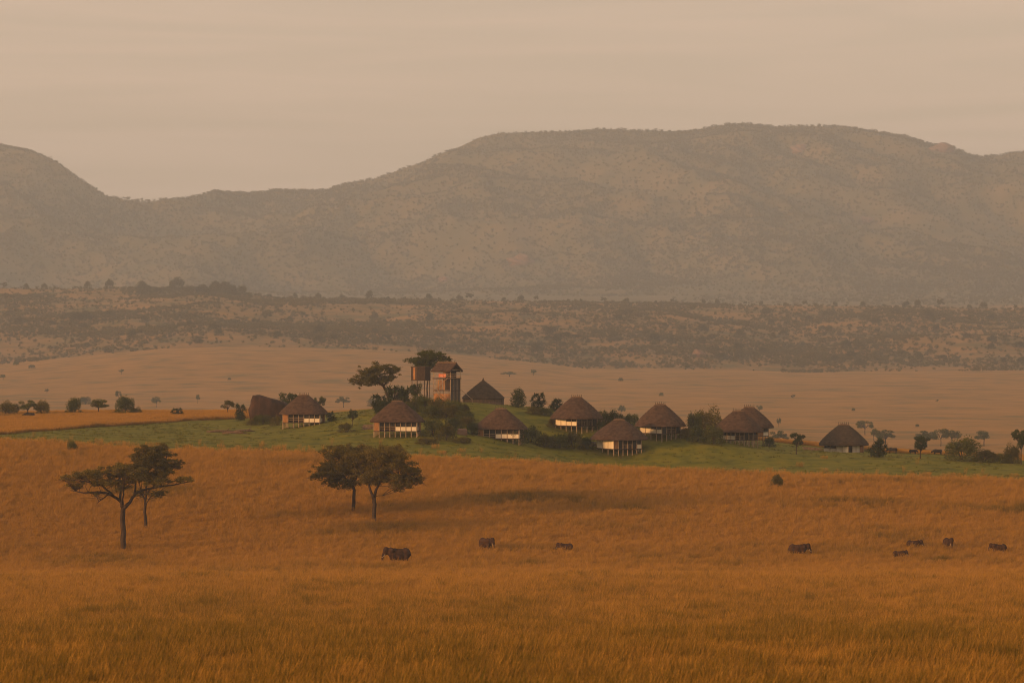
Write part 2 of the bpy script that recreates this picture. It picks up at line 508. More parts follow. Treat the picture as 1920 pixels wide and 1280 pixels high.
# sparse short tussocks on the lawn
M['lawn_grass'] = grass_mat('short_green_grass', (0.05, 0.065, 0.008), (0.11, 0.12, 0.012), (0.16, 0.155, 0.02), (0.06, 0.06, 0.02), (0.14, 0.10, 0.03), (0.2, 0.13, 0.04))
ltufts = [tuft_mesh('lawn_tuft', 16, 0.45, 0.08, 0.3, 0.05, 0.4, M['lawn_grass']) for i in range(4)]
n = 8000
x = rng.uniform(-150, 160, n); y = rng.uniform(680, 870, n)
k = (y > y_front(x)) & (y < y_back(x)) & (fbm(x / 8, y / 12, 3, 61) > 0.42)
x, y = x[k], y[k]
rot = np.zeros((len(x), 3)); rot[:, 2] = rng.uniform(0, 6.28, len(x))
scatter('lawn_tussocks', np.stack([x, y, Z(x, y) + 0.06], 1), rot, np.repeat(rng.uniform(0.6, 1.5, len(x))[:, None], 3, 1), rng.integers(0, 4, len(x)), np.clip(rng.normal(0.25, 0.3, len(x)), 0, 1), ltufts, 'short tussocks of green grass dotted over the mown lawn round the huts', 'grass')

# ------------------------------------------------------------------ foliage meshes
def leaves(clumps, n, size, shell=0.55, flat=0.35):
    """clumps: list of (cx,cy,cz,rx,ry,rz,weight); returns (n,4,3) leaf quads spread through the clumps"""
    c = np.array([k[:6] for k in clumps], float)
    w = np.array([k[6] * k[3] * max(k[4], k[5]) for k in clumps], float); w /= w.sum()
    i = rng.choice(len(c), n, p=w)
    v = rng.normal(size=(n, 3)); v /= np.linalg.norm(v, axis=1)[:, None]
    r = shell + (1 - shell) * rng.random(n); r *= 1 + 0.12 * rng.normal(size=n)
    p = c[i, :3] + v * r[:, None] * c[i, 3:]
    a = rng.normal(size=(n, 3)) * np.array([1, 1, flat]); a /= np.linalg.norm(a, axis=1)[:, None]
    b = np.cross(a, rng.normal(size=(n, 3))); b /= np.linalg.norm(b, axis=1)[:, None]
    sz = size * rng.uniform(0.5, 1.3, n)
    a = a * sz[:, None]; b = b * (sz * 0.55)[:, None]
    return np.stack([p - a * 0.5, p + b * 0.5, p + a * 0.5, p - b * 0.5], 1)

def tube(path, radii, seg=6, V=None, Fc=None):
    V = [] if V is None else V; Fc = [] if Fc is None else Fc
    path = [Vector(p) for p in path]
    o = len(V)
    for i, p in enumerate(path):
        d = (path[min(i + 1, len(path) - 1)] - path[max(i - 1, 0)])
        d = d.normalized() if d.length > 1e-9 else Vector((0, 0, 1))
        u = d.orthogonal().normalized(); v = d.cross(u)
        if i and u.dot(pu) < 0.99:
            u = (pu - d * pu.dot(d)).normalized(); v = d.cross(u)
        pu = u
        for k in range(seg):
            a = 6.28318 * k / seg
            V.append(tuple(p + (u * math.cos(a) + v * math.sin(a)) * radii[i]))
    for i in range(len(path) - 1):
        for k in range(seg):
            a, b = o + i * seg + k, o + i * seg + (k + 1) % seg
            Fc.append((a, b, b + seg, a + seg))
    Fc.append(tuple(o + k for k in reversed(range(seg))))
    e = o + (len(path) - 1) * seg
    Fc.append(tuple(e + k for k in range(seg)))
    return V, Fc

M['bark'] = noise_mat('bark', [(0.03, 0.021, 0.015), (0.075, 0.05, 0.035)], 3.0, 5, 0.95, bump=0.03, stretch=(1, 1, 0.2))
M['leaf_dark'] = leaf_mat('leaf_dark', (0.026, 0.038, 0.010), (0.065, 0.078, 0.022))
M['leaf_olive'] = leaf_mat('leaf_olive', (0.055, 0.054, 0.013), (0.15, 0.122, 0.03))
M['leaf_mid'] = leaf_mat('leaf_mid', (0.045, 0.058, 0.013), (0.12, 0.122, 0.028))
M['leaf_acacia'] = leaf_mat('leaf_acacia', (0.075, 0.063, 0.014), (0.20, 0.15, 0.034))
M['scrub'] = leaf_mat('scrub_leaf', (0.085, 0.076, 0.027), (0.15, 0.12, 0.042), 0.02)
M['leaf_hill'] = leaf_mat('leaf_hill', (0.055, 0.056, 0.018), (0.125, 0.105, 0.034))

# prototypes built about 5 m wide and 5 m high, shared by copies
def proto_bush(i, mat):
    cl = []
    for k in range(16):
        a = random.uniform(0, 6.283); r = 1.7 * math.sqrt(random.random())
        h = random.uniform(0.75, 1.0) * 3.9 * (1 - 0.45 * (r / 2.0) ** 2)
        cl.append((r * math.cos(a), r * math.sin(a), h * 0.72, random.uniform(0.6, 1.0), random.uniform(0.6, 1.0), h * 0.38, 1))
    for k in range(9):
        a = k * 0.7; cl.append((1.9 * math.cos(a), 1.9 * math.sin(a), 0.55, 0.65, 0.65, 0.6, 1))
    f = quads_np('bush_foliage', leaves(cl, 4400, 0.25), mat)
    V, Fc = [], []
    for k in range(6):
        a = random.uniform(0, 6.28); tube([(0, 0, -0.3), (0.4 * math.cos(a), 0.4 * math.sin(a), 0.8), (1.1 * math.cos(a), 1.1 * math.sin(a), 2.6)], [0.09, 0.07, 0.03], 5, V, Fc)
    return f, mesh_np('bush_stem', V, Fc, M['bark'])

def proto_round(i, mat):
    cl = []
    for k in range(18):
        a = random.uniform(0, 6.283); r = 1.9 * math.sqrt(random.random())
        h = 3.1 + random.uniform(-1.2, 1.3) * (1 - 0.3 * r / 1.9)
        cl.append((r * math.cos(a), r * math.sin(a), h, random.uniform(0.45, 0.8), random.uniform(0.45, 0.8), random.uniform(0.35, 0.6), 1))
    f = quads_np('tree_foliage', leaves(cl, 3600, 0.24), mat)
    V, Fc = [], []
    tube([(0, 0, -0.4), (0.05, 0, 0.7), (0.0, 0.1, 1.7), (0.1, 0, 3.4)], [0.16, 0.13, 0.11, 0.04], 7, V, Fc)
    for c in cl[::2]:
        tube([(0.02, 0.05, random.uniform(1.2, 2.0)), (c[0] * 0.5, c[1] * 0.5, c[2] - 0.7), c[:3]], [0.07, 0.05, 0.02], 5, V, Fc)
    return f, mesh_np('tree_trunk', V, Fc, M['bark'])

def proto_umbrella(i, mat):
    cl = []
    for k in range(20):
        a = random.uniform(0, 6.283); r = 2.2 * math.sqrt(random.random())
        cl.append((r * math.cos(a), r * math.sin(a), 3.7 + random.uniform(-0.75, 0.65) - 0.8 * (r / 2.2) ** 2, random.uniform(0.5, 0.85), random.uniform(0.5, 0.85), random.uniform(0.28, 0.5), 1))
    f = quads_np('acacia_foliage', leaves(cl, 2600, 0.3, flat=0.2), mat)
    V, Fc = [], []
    tube([(0, 0, -0.4), (0.08, 0, 0.9), (0.0, 0.05, 1.9)], [0.15, 0.12, 0.10], 7, V, Fc)
    for c in cl[::2]:
        tube([(0.0, 0.05, 1.75), (c[0] * 0.45, c[1] * 0.45, 2.9), (c[0], c[1], c[2] - 0.1)], [0.075, 0.05, 0.02], 5, V, Fc)
    return f, mesh_np('acacia_trunk', V, Fc, M['bark'])

def proto_spiky(i, mat):
    """shaggy plant of long blade-like leaves in rosettes"""
    Q = []
    for k in range(11):
        a = random.uniform(0, 6.283); r = 1.5 * math.sqrt(random.random()); hx = random.uniform(1.6, 3.9) * (1 - 0.25 * r / 1.5)
        c = np.array([r * math.cos(a), r * math.sin(a), hx])
        for j in range(46):
            d = rng.normal(size=3); d[2] = abs(d[2]) * 0.8 - 0.25; d /= np.linalg.norm(d)
            s_ = np.cross(d, [0, 0, 1.0]); s_ /= (np.linalg.norm(s_) + 1e-6)
            L = random.uniform(0.7, 1.25); w = 0.10
            m_ = c + d * L * 0.55; e = c + d * L + np.array([0, 0, -0.22 * L])
            Q.append([c - s_ * w * .5, c + s_ * w * .5, m_ + s_ * w, m_ - s_ * w]); Q.append([m_ - s_ * w, m_ + s_ * w, e + s_ * 0.02, e - s_ * 0.02])
    cl = [(0, 0, 0.9, 1.5, 1.5, 1.0, 1)]
    Q = np.concatenate([np.array(Q), leaves(cl, 900, 0.34)])
    f = quads_np('plant_foliage', Q, mat)
    V, Fc = [], []
    for k in range(5):
        a = random.uniform(0, 6.28); tube([(0, 0, -0.3), (0.5 * math.cos(a), 0.5 * math.sin(a), 1.4), (0.8 * math.cos(a), 0.8 * math.sin(a), 2.8)], [0.12, 0.1, 0.06], 6, V, Fc)
    return f, mesh_np('plant_stem', V, Fc, M['bark'])

def proto_column(i, mat):
    cl = []
    for k in range(24):
        t = (k + 0.5) / 24; a = k * 2.4; w = 1.75 * (1 - 0.6 * t ** 4)
        cl.append((0.55 * w * math.cos(a), 0.55 * w * math.sin(a), 0.3 + 4.2 * t, 0.6 * w, 0.6 * w, 0.55, 1))
    f = quads_np('dense_foliage', leaves(cl, 3200, 0.3), mat)
    V, Fc = tube([(0, 0, -0.4), (0, 0, 2), (0, 0, 4)], [0.18, 0.14, 0.05], 7)
    return f, mesh_np('dense_trunk', V, Fc, M['bark'])

def normed(pair):
    f, t = pair
    co = np.empty(len(f.vertices) * 3, np.float32); f.vertices.foreach_get('co', co); co = co.reshape(-1, 3)
    w = 2 * np.percentile(np.hypot(co[:, 0], co[:, 1]), 97); h = np.percentile(co[:, 2], 99)
    for me in (f, t):
        c = np.empty(len(me.vertices) * 3, np.float32); me.vertices.foreach_get('co', c); c = c.reshape(-1, 3)
        c[:, :2] *= 5.0 / w; c[:, 2] *= 5.0 / h
        me.vertices.foreach_set('co', c.ravel()); me.update()
    return f, t
protos = {}
for key, fn in (('bush', proto_bush), ('round', proto_round), ('umbrella', proto_umbrella), ('spiky', proto_spiky), ('column', proto_column)):
    for mk in ('leaf_dark', 'leaf_mid', 'leaf_olive', 'leaf_hill'):
        if mk == 'leaf_hill' and key not in ('bush', 'round'): continue
        protos[key, mk] = [normed(fn(i, M[mk])) for i in range(3 if key in ('bush', 'round') else 2)]

KIND = {'bush': ('bush', 'foliage', 'stem', 'bush'), 'round': ('leafy_tree', 'crown', 'trunk', 'tree'), 'umbrella': ('flat_topped_tree', 'crown', 'trunk', 'tree'),
        'spiky': ('spiky_plant', 'foliage', 'stem', 'plant'), 'column': ('dense_tree', 'crown', 'trunk', 'tree')}
plant_no = [0]
def plant(kind, mk, p, w, h, label, group=None):
    plant_no[0] += 1
    nm, fn, tn, cat = KIND[kind]
    fm, tm = protos[kind, mk][plant_no[0] % len(protos[kind, mk])]
    root = bpy.data.objects.new(nm, None); col.objects.link(root)
    root.empty_display_size = 0.3
    root.location = p
    root.rotation_euler = (0, 0, (plant_no[0] * 2.399) % 6.283)
    root.scale = (w / 5.0, w / 5.0, h / 5.0)
    tag(root, label, cat, group)
    link(fn, fm, root); link(tn, tm, root)
    return root

# ------------------------------------------------------------------ building materials and boxes
M['thatch'] = noise_mat('thatch', [(0.038, 0.023, 0.016), (0.066, 0.040, 0.028), (0.092, 0.057, 0.039)], 1.3, 7, 1.0, bump=0.08, bscale=7, stretch=(1, 1, 1.6))
M['thatch_old'] = noise_mat('thatch_old', [(0.035, 0.026, 0.018), (0.068, 0.048, 0.032)], 1.3, 7, 1.0, bump=0.08, bscale=7)
M['crest'] = noise_mat('ridge_thatch', [(0.09, 0.06, 0.04), (0.17, 0.11, 0.07)], 3, 5, 1.0, bump=0.04)
M['stick'] = noise_mat('weathered_stick', [(0.05, 0.035, 0.025), (0.10, 0.07, 0.05)], 4, 4, 0.9)
M['post'] = noise_mat('pale_pole', [(0.28, 0.20, 0.13), (0.42, 0.31, 0.20)], 2.5, 5, 0.8, bump=0.01)
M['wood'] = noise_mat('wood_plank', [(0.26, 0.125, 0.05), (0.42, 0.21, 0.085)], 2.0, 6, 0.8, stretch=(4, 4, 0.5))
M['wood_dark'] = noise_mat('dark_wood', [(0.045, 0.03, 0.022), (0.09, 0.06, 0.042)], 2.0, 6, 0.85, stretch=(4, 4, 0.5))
M['canvas'] = noise_mat('cream_canvas', [(0.68, 0.60, 0.47), (0.80, 0.72, 0.58)], 0.9, 5, 0.9, bump=0.03, bscale=3)
M['shade_pane'] = noise_mat('dark_shade_pane', [(0.018, 0.016, 0.014), (0.035, 0.03, 0.025)], 1.0, 3, 0.6, spec=0.3)  # near-black mesh panes that also paint the shade inside open bays
M['grey_panel'] = noise_mat('grey_reed_panel', [(0.06, 0.052, 0.045), (0.12, 0.10, 0.085)], 2.0, 5, 0.9, stretch=(4, 4, 0.4))
M['reed'] = noise_mat('reed_wall', [(0.08, 0.058, 0.04), (0.15, 0.105, 0.07)], 3.0, 5, 0.95, stretch=(5, 5, 0.3), bump=0.03)
M['rock'] = noise_mat('granite', [(0.016, 0.010, 0.008), (0.036, 0.020, 0.014), (0.07, 0.038, 0.026)], 0.5, 8, 0.95, bump=0.25, bscale=1.2, stretch=(1, 1, 0.35))
M['rock_pink'] = noise_mat('pink_granite', [(0.13, 0.08, 0.055), (0.22, 0.135, 0.095)], 0.15, 7, 0.95, bump=0.3, bscale=0.5)
M['stone'] = noise_mat('stone_wall', [(0.10, 0.07, 0.055), (0.22, 0.15, 0.11)], 1.8, 5, 0.95, bump=0.06)
M['red_cloth'] = noise_mat('red_cloth', [(0.55, 0.10, 0.05), (0.62, 0.32, 0.2)], 2.2, 3, 0.9)

_cube = {}
def cube_mesh(mk):
    if mk not in _cube:
        bm = bmesh.new(); bmesh.ops.create_cube(bm, size=1.0)
        bmesh.ops.bevel(bm, geom=bm.edges[:], offset=0.03, segments=1, affect='EDGES')
        me = bpy.data.meshes.new('plank_' + mk); bm.to_mesh(me); bm.free(); me.materials.append(M[mk]); _cube[mk] = me
    return _cube[mk]
_pole = {}
def pole_mesh(mk):
    if mk not in _pole:
        bm = bmesh.new(); bmesh.ops.create_cone(bm, cap_ends=True, segments=8, radius1=0.5, radius2=0.44, depth=1.0)
        me = bpy.data.meshes.new('pole_' + mk); bm.to_mesh(me); bm.free(); me.materials.append(M[mk]); _pole[mk] = me
    return _pole[mk]

def box(name, parent, c, size, mk, rot=(0, 0, 0)):
    return link(name, cube_mesh(mk), parent, c, rot, size)
def pole(name, parent, x, y, z0, z1_, dia, mk):
    return link(name, pole_mesh(mk), parent, (x, y, (z0 + z1_) / 2), (0, 0, random.uniform(0, 6)), (dia, dia, z1_ - z0))
def beam(name, parent, a, b, dia, mk):
    a, b = Vector(a), Vector(b); d = b - a
    o = link(name, pole_mesh(mk), parent, (a + b) / 2, d.to_track_quat('Z', 'Y').to_euler(), (dia, dia, d.length))
    return o
def root_at(name, p, rz=0):
    o = bpy.data.objects.new(name, None); col.objects.link(o); o.location = p; o.rotation_euler = (0, 0, rz); o.empty_display_size = 0.5
    return o

def roof_mesh(hx, hy, rx, ry, z0, h, courses=9, expo=3.0, seed=0, mat='thatch', bulge=1.0):
    """thatched hip roof in stepped courses with rounded corners and a thick ragged eave"""
    rs = np.random.default_rng(seed)
    N = 56; V, Fc = [], []
    def ring(a, b, z, e, jit):
        out = []
        for k in range(N):
            t = 2 * math.pi * k / N; c, s = math.cos(t), math.sin(t)
            r = (abs(c) ** e + abs(s) ** e) ** (-1 / e)
            out.append((a * c * r * (1 + rs.normal() * jit), b * s * r * (1 + rs.normal() * jit), z + rs.normal() * jit * 2.5))
        return out
    rings = [ring(hx - 0.9, hy - 0.9, z0 + 0.25, expo, 0), ring(hx - 0.25, hy - 0.25, z0 - 0.12, expo, 0.008)]
    for i in range(courses + 1):
        t = i / courses
        tt = t ** bulge
        a = hx + (rx - hx) * tt; b = hy + (ry - hy) * tt; z = z0 + h * t
        e = expo + (2.2 - expo) * t
        rings.append(ring(a, b, z, e, 0.006))
        if 0 < i < courses:
            rings.insert(-1, ring(a + 0.10, b + 0.10, z - 0.015, e, 0.004))
    for r_ in rings: V += r_
    for i in range(len(rings) - 1):
        for k in range(N):
            a, b = i * N + k, i * N + (k + 1) % N
            Fc.append((a, b, b + N, a + N))
    Fc.append(tuple(reversed(range(N)))); Fc.append(tuple((len(rings) - 1) * N + k for k in range(N)))
    return mesh_np('roof', V, Fc, M[mat])

def hut(px, s, py, L, W, psi, front, right, roof_h, eave, floor, label, crest=6, roof_mat='thatch', over=1.35, stilts=True, dz=0.0, group='thatched stilt huts of the lodge'):
    p = at_dist(px, s)
    p.z = CAMZ - (py - 597) / s + dz
    root = root_at('thatched_hut', p, R(psi))
    tag(root, label, 'hut', group)
    hx, hy = L / 2, W / 2
    sd = int(px)
    cr = 1.35
    if psi > -20:
        roof = link('roof', roof_mesh(hx + over, hy + over, cr, 0.4, eave, roof_h, 9, 3.0, sd, roof_mat, 1.2), root)
    else:      # rounded roof, its ridge turned across the plan
        rr_ = math.hypot(hx, hy) + over * 0.95
        roof = link('roof', roof_mesh(rr_, rr_ * 0.96, cr, 0.4, eave, roof_h, 9, 2.25, sd, roof_mat, 1.28), root, rot=(0, 0, -R(psi) * 0.85))
    V, Fc = tube([(-cr, 0, eave + roof_h - 0.05), (-cr * .4, 0.02, eave + roof_h + 0.08), (cr * .4, 0, eave + roof_h + 0.06), (cr, 0, eave + roof_h - 0.05)], [0.2, 0.3, 0.3, 0.2], 8)
    link('ridge_cap', mesh_np('ridge_cap', V, Fc, M['crest']), roof)
    for k in range(crest):
        t = (k + 0.5) / crest * 2 - 1
        beam('ridge_stick', roof, (t * cr, -0.15, eave + roof_h - 0.05), (t * cr + random.uniform(-.08, .08), 0.2, eave + roof_h + random.uniform(0.6, 0.85)), 0.13, 'stick')
    # floor deck with edge beam
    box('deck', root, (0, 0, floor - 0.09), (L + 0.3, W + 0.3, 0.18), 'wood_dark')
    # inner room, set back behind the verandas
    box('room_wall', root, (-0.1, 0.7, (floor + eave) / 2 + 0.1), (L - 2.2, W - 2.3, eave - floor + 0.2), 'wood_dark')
    wall_h = eave - floor + 0.35
    sides = [((-hx, -hy), (1, 0), L, front, 0), ((hx, -hy), (0, 1), W, right, R(90)), ((hx, hy), (-1, 0), L, 'wwdwww', R(180)), ((-hx, hy), (0, -1), W, 'wwww', R(270))]
    for (sx, sy), (ux, uy), ln, bays, rz in sides:
        nb = len(bays); bw = ln / nb
        nx, ny = uy, -ux            # outward normal
        for k, b in enumerate(bays):
            cx, cy = sx + ux * bw * (k + .5), sy + uy * bw * (k + .5)
            pole('post', root, sx + ux * bw * k, sy + uy * bw * k, floor, eave + 0.35, 0.17, 'post')
            if stilts:
                pole('stilt', root, sx + ux * bw * k, sy + uy * bw * k, -1.2, floor - 0.17, 0.2, 'post')
            m_ = bw - 0.2
            if b == 'w':
                for j in range(3):
                    box('wall_plank', root, (cx + ux * (j - 1) * m_ / 3, cy + uy * (j - 1) * m_ / 3, floor + wall_h / 2), (m_ / 3 - 0.015, 0.07, wall_h), 'wood', (0, 0, rz))
            elif b == 'c':
                box('canvas_panel', root, (cx, cy, floor + wall_h / 2 - 0.02), (m_, 0.05, wall_h - 0.05), 'canvas', (0, 0, rz))
            elif b == 'h':
                box('canvas_panel', root, (cx, cy, floor + 0.47), (m_, 0.05, 0.9), 'canvas', (0, 0, rz))
                box('shade_pane', root, (cx - nx * .22, cy - ny * .22, floor + 0.95 + (wall_h - 0.95) / 2), (m_, 0.03, wall_h - 0.95), 'shade_pane', (0, 0, rz))
            elif b == 'r':
                box('rail', root, (cx, cy, floor + 0.95), (m_ + .1, 0.07, 0.09), 'post', (0, 0, rz))
                box('rail', root, (cx, cy, floor + 0.5), (m_ + .1, 0.05, 0.07), 'post', (0, 0, rz))
                box('shade_pane', root, (cx - nx * .5, cy - ny * .5, floor + 1.0 + (wall_h - 1.0) / 2), (m_, 0.03, wall_h - 1.0), 'shade_pane', (0, 0, rz))  # dark sheet stands in for the shade of the veranda recess
            elif b == 'k':
                box('rail', root, (cx, cy, floor + 0.95), (m_ + .1, 0.07, 0.09), 'post', (0, 0, rz))
                for j in range(3):
                    box('baluster', root, (cx + ux * (j - 1) * m_ / 3, cy + uy * (j - 1) * m_ / 3, floor + 0.46), (0.06, 0.05, 0.9), 'post', (0, 0, rz))
            elif b == 'd':
                box('shade_pane', root, (cx - nx * .15, cy - ny * .15, floor + wall_h / 2), (m_, 0.03, wall_h), 'shade_pane', (0, 0, rz))  # open bay: its shade is painted as a dark sheet
    return root

# ------------------------------------------------------------------ the lodge
hut(569.5, 7.9, 799, 8.9, 6.0, -8, 'wrrrhhh', 'chww', 4.3, 2.95, 1.05, 'thatched stilt hut beside the big brown boulder')
hut(745, 8.4, 817, 9.6, 6.0, -7, 'wrrrhhhh', 'chww', 4.4, 3.2, 1.2, 'thatched stilt hut with long railed veranda downhill of the lookout tower')
hut(939, 8.3, 825, 9.4, 6.2, -10, 'wrrhhhh', 'chww', 4.4, 2.55, 0.55, 'low thatched hut half hidden by bushes, below the cone-roofed hall')
hut(1081, 8.0, 806, 7.2, 6.6, -48, 'cchh', 'rkkd', 4.8, 2.75, 1.15, 'thatched stilt hut with sunlit cream panels, uphill of the hut at the lawn edge')
hut(1161, 8.2, 843, 8.0, 7.2, -63, 'ccc', 'wdkkdh', 4.35, 2.42, 0.4, 'thatched hut at the lawn edge, in front of the sunlit-panelled hut on the rise')
hut(1238, 8.1, 820, 7.2, 6.0, -48, 'cchh', 'dkkd', 4.8, 2.65, 1.1, 'thatched stilt hut standing alone between the lawn edge hut and the overlapping pair')
hut(1405, 7.72, 828, 7.0, 6.4, -58, 'hhhd', 'rkwh', 4.75, 3.5, 1.5, 'thatched stilt hut mostly hidden behind its twin, only one side showing')
hut(1384, 8.05, 834, 6.8, 6.4, -59, 'chhh', 'rkdkr', 4.65, 3.1, 1.35, 'thatched stilt hut overlapping its twin behind, beside a big round bush')
hut(1582, 7.9, 849, 7.2, 6.0, -42, 'hhcc', 'dccw', 4.6, 1.95, 0.25, 'darker thatched hut at the far end of the row, walls down on the grass', roof_mat='thatch_old', stilts=False)

# cone-roofed hall
p = at_dist(906, 7.6); p.z = CAMZ - (760 - 597) / 7.6
hall = root_at('round_hall', p)
tag(hall, 'large dark hall with plain conical thatch and brown reed wall on top of the knoll', 'hall')
rf = link('roof', roof_mesh(5.35, 5.35, 0.12, 0.12, 1.75, 4.5, 11, 2.0, 77, 'thatch_old', 1.15), hall)
V, Fc = tube([(0, 0, 6.1), (0, 0, 6.35), (0.02, 0, 6.8)], [0.32, 0.22, 0.05], 8); link('finial', mesh_np('finial', V, Fc, M['stick']), rf)
Nw = 44
for k in range(Nw):
    a = 2 * math.pi * k / Nw
    box('reed_panel', hall, (4.95 * math.cos(a), 4.95 * math.sin(a), 0.75), (0.10, 2 * math.pi * 4.95 / Nw - 0.03, 2.9), 'reed', (0, 0, a))
for k in range(11):
    a = 2 * math.pi * (k + .25) / 11
    pole('post', hall, 5.08 * math.cos(a), 5.08 * math.sin(a), -0.8, 2.1, 0.16, 'wood_dark')

# lookout tower with gabled thatch
p = at_dist(838, 7.8); p.z = CAMZ - (756 - 597) / 7.8
tw = root_at('lookout_tower', p, R(-36))
tag(tw, 'two-storey wooden lookout tower with gabled thatch roof and open railed deck', 'tower')
TX, TY = 2.55, 1.95
FL = 6.1; EV = 8.1
for x in (-TX, -TX / 3, TX / 3, TX):
    for y in (-TY, TY):
        pole('post', tw, x, y, -1.2, EV, 0.18, 'post')
for y in (-0.65, 0.65):
    for x in (-TX, TX): pole('post', tw, x, y, -1.2, FL, 0.15, 'post')
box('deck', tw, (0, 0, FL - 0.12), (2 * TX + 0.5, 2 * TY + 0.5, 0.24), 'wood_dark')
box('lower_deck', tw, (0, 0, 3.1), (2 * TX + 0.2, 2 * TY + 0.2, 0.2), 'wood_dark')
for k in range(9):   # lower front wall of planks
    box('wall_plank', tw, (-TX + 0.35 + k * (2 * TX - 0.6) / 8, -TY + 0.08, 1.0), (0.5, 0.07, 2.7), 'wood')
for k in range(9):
    box('dark_backing', tw, (-TX + 0.35 + k * (2 * TX - 0.6) / 8, TY - 0.2, 4.55), (0.5, 0.07, 2.6), 'wood_dark')
for k in range(3):
    box('wall_plank', tw, (-TX + 1.2 + k * 0.85, -TY + 0.3, 4.4), (0.32, 0.07, 2.3), 'wood')
for k in range(4):
    box('side_panel', tw, (TX - 0.1, -TY + 0.6 + k * 0.95, 2.4), (0.07, 0.92, 6.8), 'grey_panel')
for a, b in (((-TX, -TY), (TX, -TY)), ((TX, -TY), (TX, TY)), ((-TX, -TY), (-TX, TY))):
    for h in (0.5, 1.0): beam('rail', tw, (*a, FL + h), (*b, FL + h), 0.09, 'post')
for k in range(4):
    box('dark_backing', tw, (-TX + 0.7 + k * 0.95, TY - 0.15, FL + 1.0), (0.93, 0.06, 1.9), 'wood_dark')  # dark boards added to stand in for shade under the tower roof
for k in range(3):
    box('hanging_cloth', tw, (-0.6 + k * 0.75, -TY - 0.09, FL + 0.62), (0.68, 0.05, 0.75), 'red_cloth')
# stairs: two flights
for (x0, z0, x1, z1_) in ((-TX + .4, 3.2, TX - .6, FL), (TX - .6, 0.2, -TX + .4, 3.1)):
    st = beam('stair_string', tw, (x0, -TY - 0.35, z0), (x1, -TY - 0.35, z1_), 0.14, 'post')
    beam('handrail', tw, (x0, -TY - 0.35, z0 + 0.9), (x1, -TY - 0.35, z1_ + 0.9), 0.07, 'post')
    for k in range(9):
        t = (k + .5) / 9
        box('stair_tread', tw, (x0 + (x1 - x0) * t, -TY - 0.2, z0 + (z1_ - z0) * t), (0.3, 0.6, 0.06), 'wood')
ov = 0.7; ex, ey, RZ = TX + 0.35, TY + ov, 9.75
V = [(-ex, -ey, EV - .25), (ex, -ey, EV - .25), (ex, 0, RZ), (-ex, 0, RZ), (-ex, ey, EV - .25), (ex, ey, EV - .25)]
V += [(x, y * 0.93, z - 0.32) for x, y, z in V]
Fc = [(0, 1, 2, 3), (3, 2, 5, 4), (7, 6, 9, 8), (8, 9, 10, 11), (0, 3, 9, 6), (3, 4, 10, 9), (2, 1, 7, 8), (5, 2, 8, 11), (1, 0, 6, 7), (4, 5, 11, 10)]
rf = link('roof', mesh_np('tower_roof', V, Fc, M['thatch']), tw)
V, Fc = tube([(-ex, 0, RZ), (0, 0, RZ + .05), (ex, 0, RZ)], [0.2, 0.22, 0.2], 8); link('ridge_cap', mesh_np('ridge_cap', V, Fc, M['crest']), rf)
for k in range(6):
    beam('ridge_stick', rf, (-ex * .8 + k * ex * 1.6 / 5, -0.15, RZ), (-ex * .8 + k * ex * 1.6 / 5, 0.2, RZ + 0.68), 0.12, 'stick')
beam('tie_beam', tw, (ex - .3, -TY, EV), (ex - .3, TY, EV), 0.16, 'post')
beam('buttress', tw, (TX, TY, 3.4), (TX + 1.6, TY + 2.6, 1.0), 0.12, 'post')
beam('buttress', tw, (TX + 1.6, TY + 2.6, 1.2), (TX + 1.6, TY + 2.6, -1.6), 0.12, 'post')

# cabin raised on poles beside the tower
p = at_dist(789, 7.75); p.z = CAMZ - (754 - 597) / 7.75
cb = root_at('raised_cabin', p, R(-20))
tag(cb, 'dark boarded cabin raised on thin poles beside the lookout tower', 'cabin')
nb = 8; cr = 2.45; z0c, z1c = 5.5, 8.45
for k in range(nb):
    a = 2 * math.pi * (k + .5) / nb; ap = cr * math.cos(math.pi / nb); w = 2 * cr * math.sin(math.pi / nb)
    for j in range(3):
        o = (j - 1) * w / 3
        box('wall_board', cb, (ap * math.cos(a) - o * math.sin(a), ap * math.sin(a) + o * math.cos(a), (z0c + z1c) / 2), (0.08, w / 3 - 0.02, z1c - z0c), 'wood' if (k == 5 and j == 1) else 'wood_dark', (0, 0, a))
    a2 = 2 * math.pi * k / nb
    pole('stilt', cb, (cr - .15) * math.cos(a2), (cr - .15) * math.sin(a2), -1.2, z0c, 0.17, 'wood_dark')
    pole('corner_post', cb, cr * math.cos(a2), cr * math.sin(a2), z0c - .1, z1c + .1, 0.14, 'wood_dark')
V, Fc = [], []
for z, r_ in ((z0c - .22, cr + .1), (z0c - .02, cr + .1)):
    V += [(r_ * math.cos(2 * math.pi * k / nb), r_ * math.sin(2 * math.pi * k / nb), z) for k in range(nb)]
Fc = [tuple(reversed(range(nb))), tuple(range(nb, 2 * nb))] + [(k, (k + 1) % nb, nb + (k + 1) % nb, nb + k) for k in range(nb)]
link('floor', mesh_np('cabin_floor', V, Fc, M['wood_dark']), cb)
V = [(v[0] * 1.04, v[1] * 1.04, z1c + (0.0 if i < nb else 0.2)) for i, v in enumerate(V)]
link('flat_roof', mesh_np('cabin_roof', V, Fc, M['thatch']), cb)
for k in range(3):
    beam('brace', cb, (-1.6 + k * 1.4, -1.5, 0), (-0.6 + k * 1.2, -1.5, z0c), 0.1, 'post')

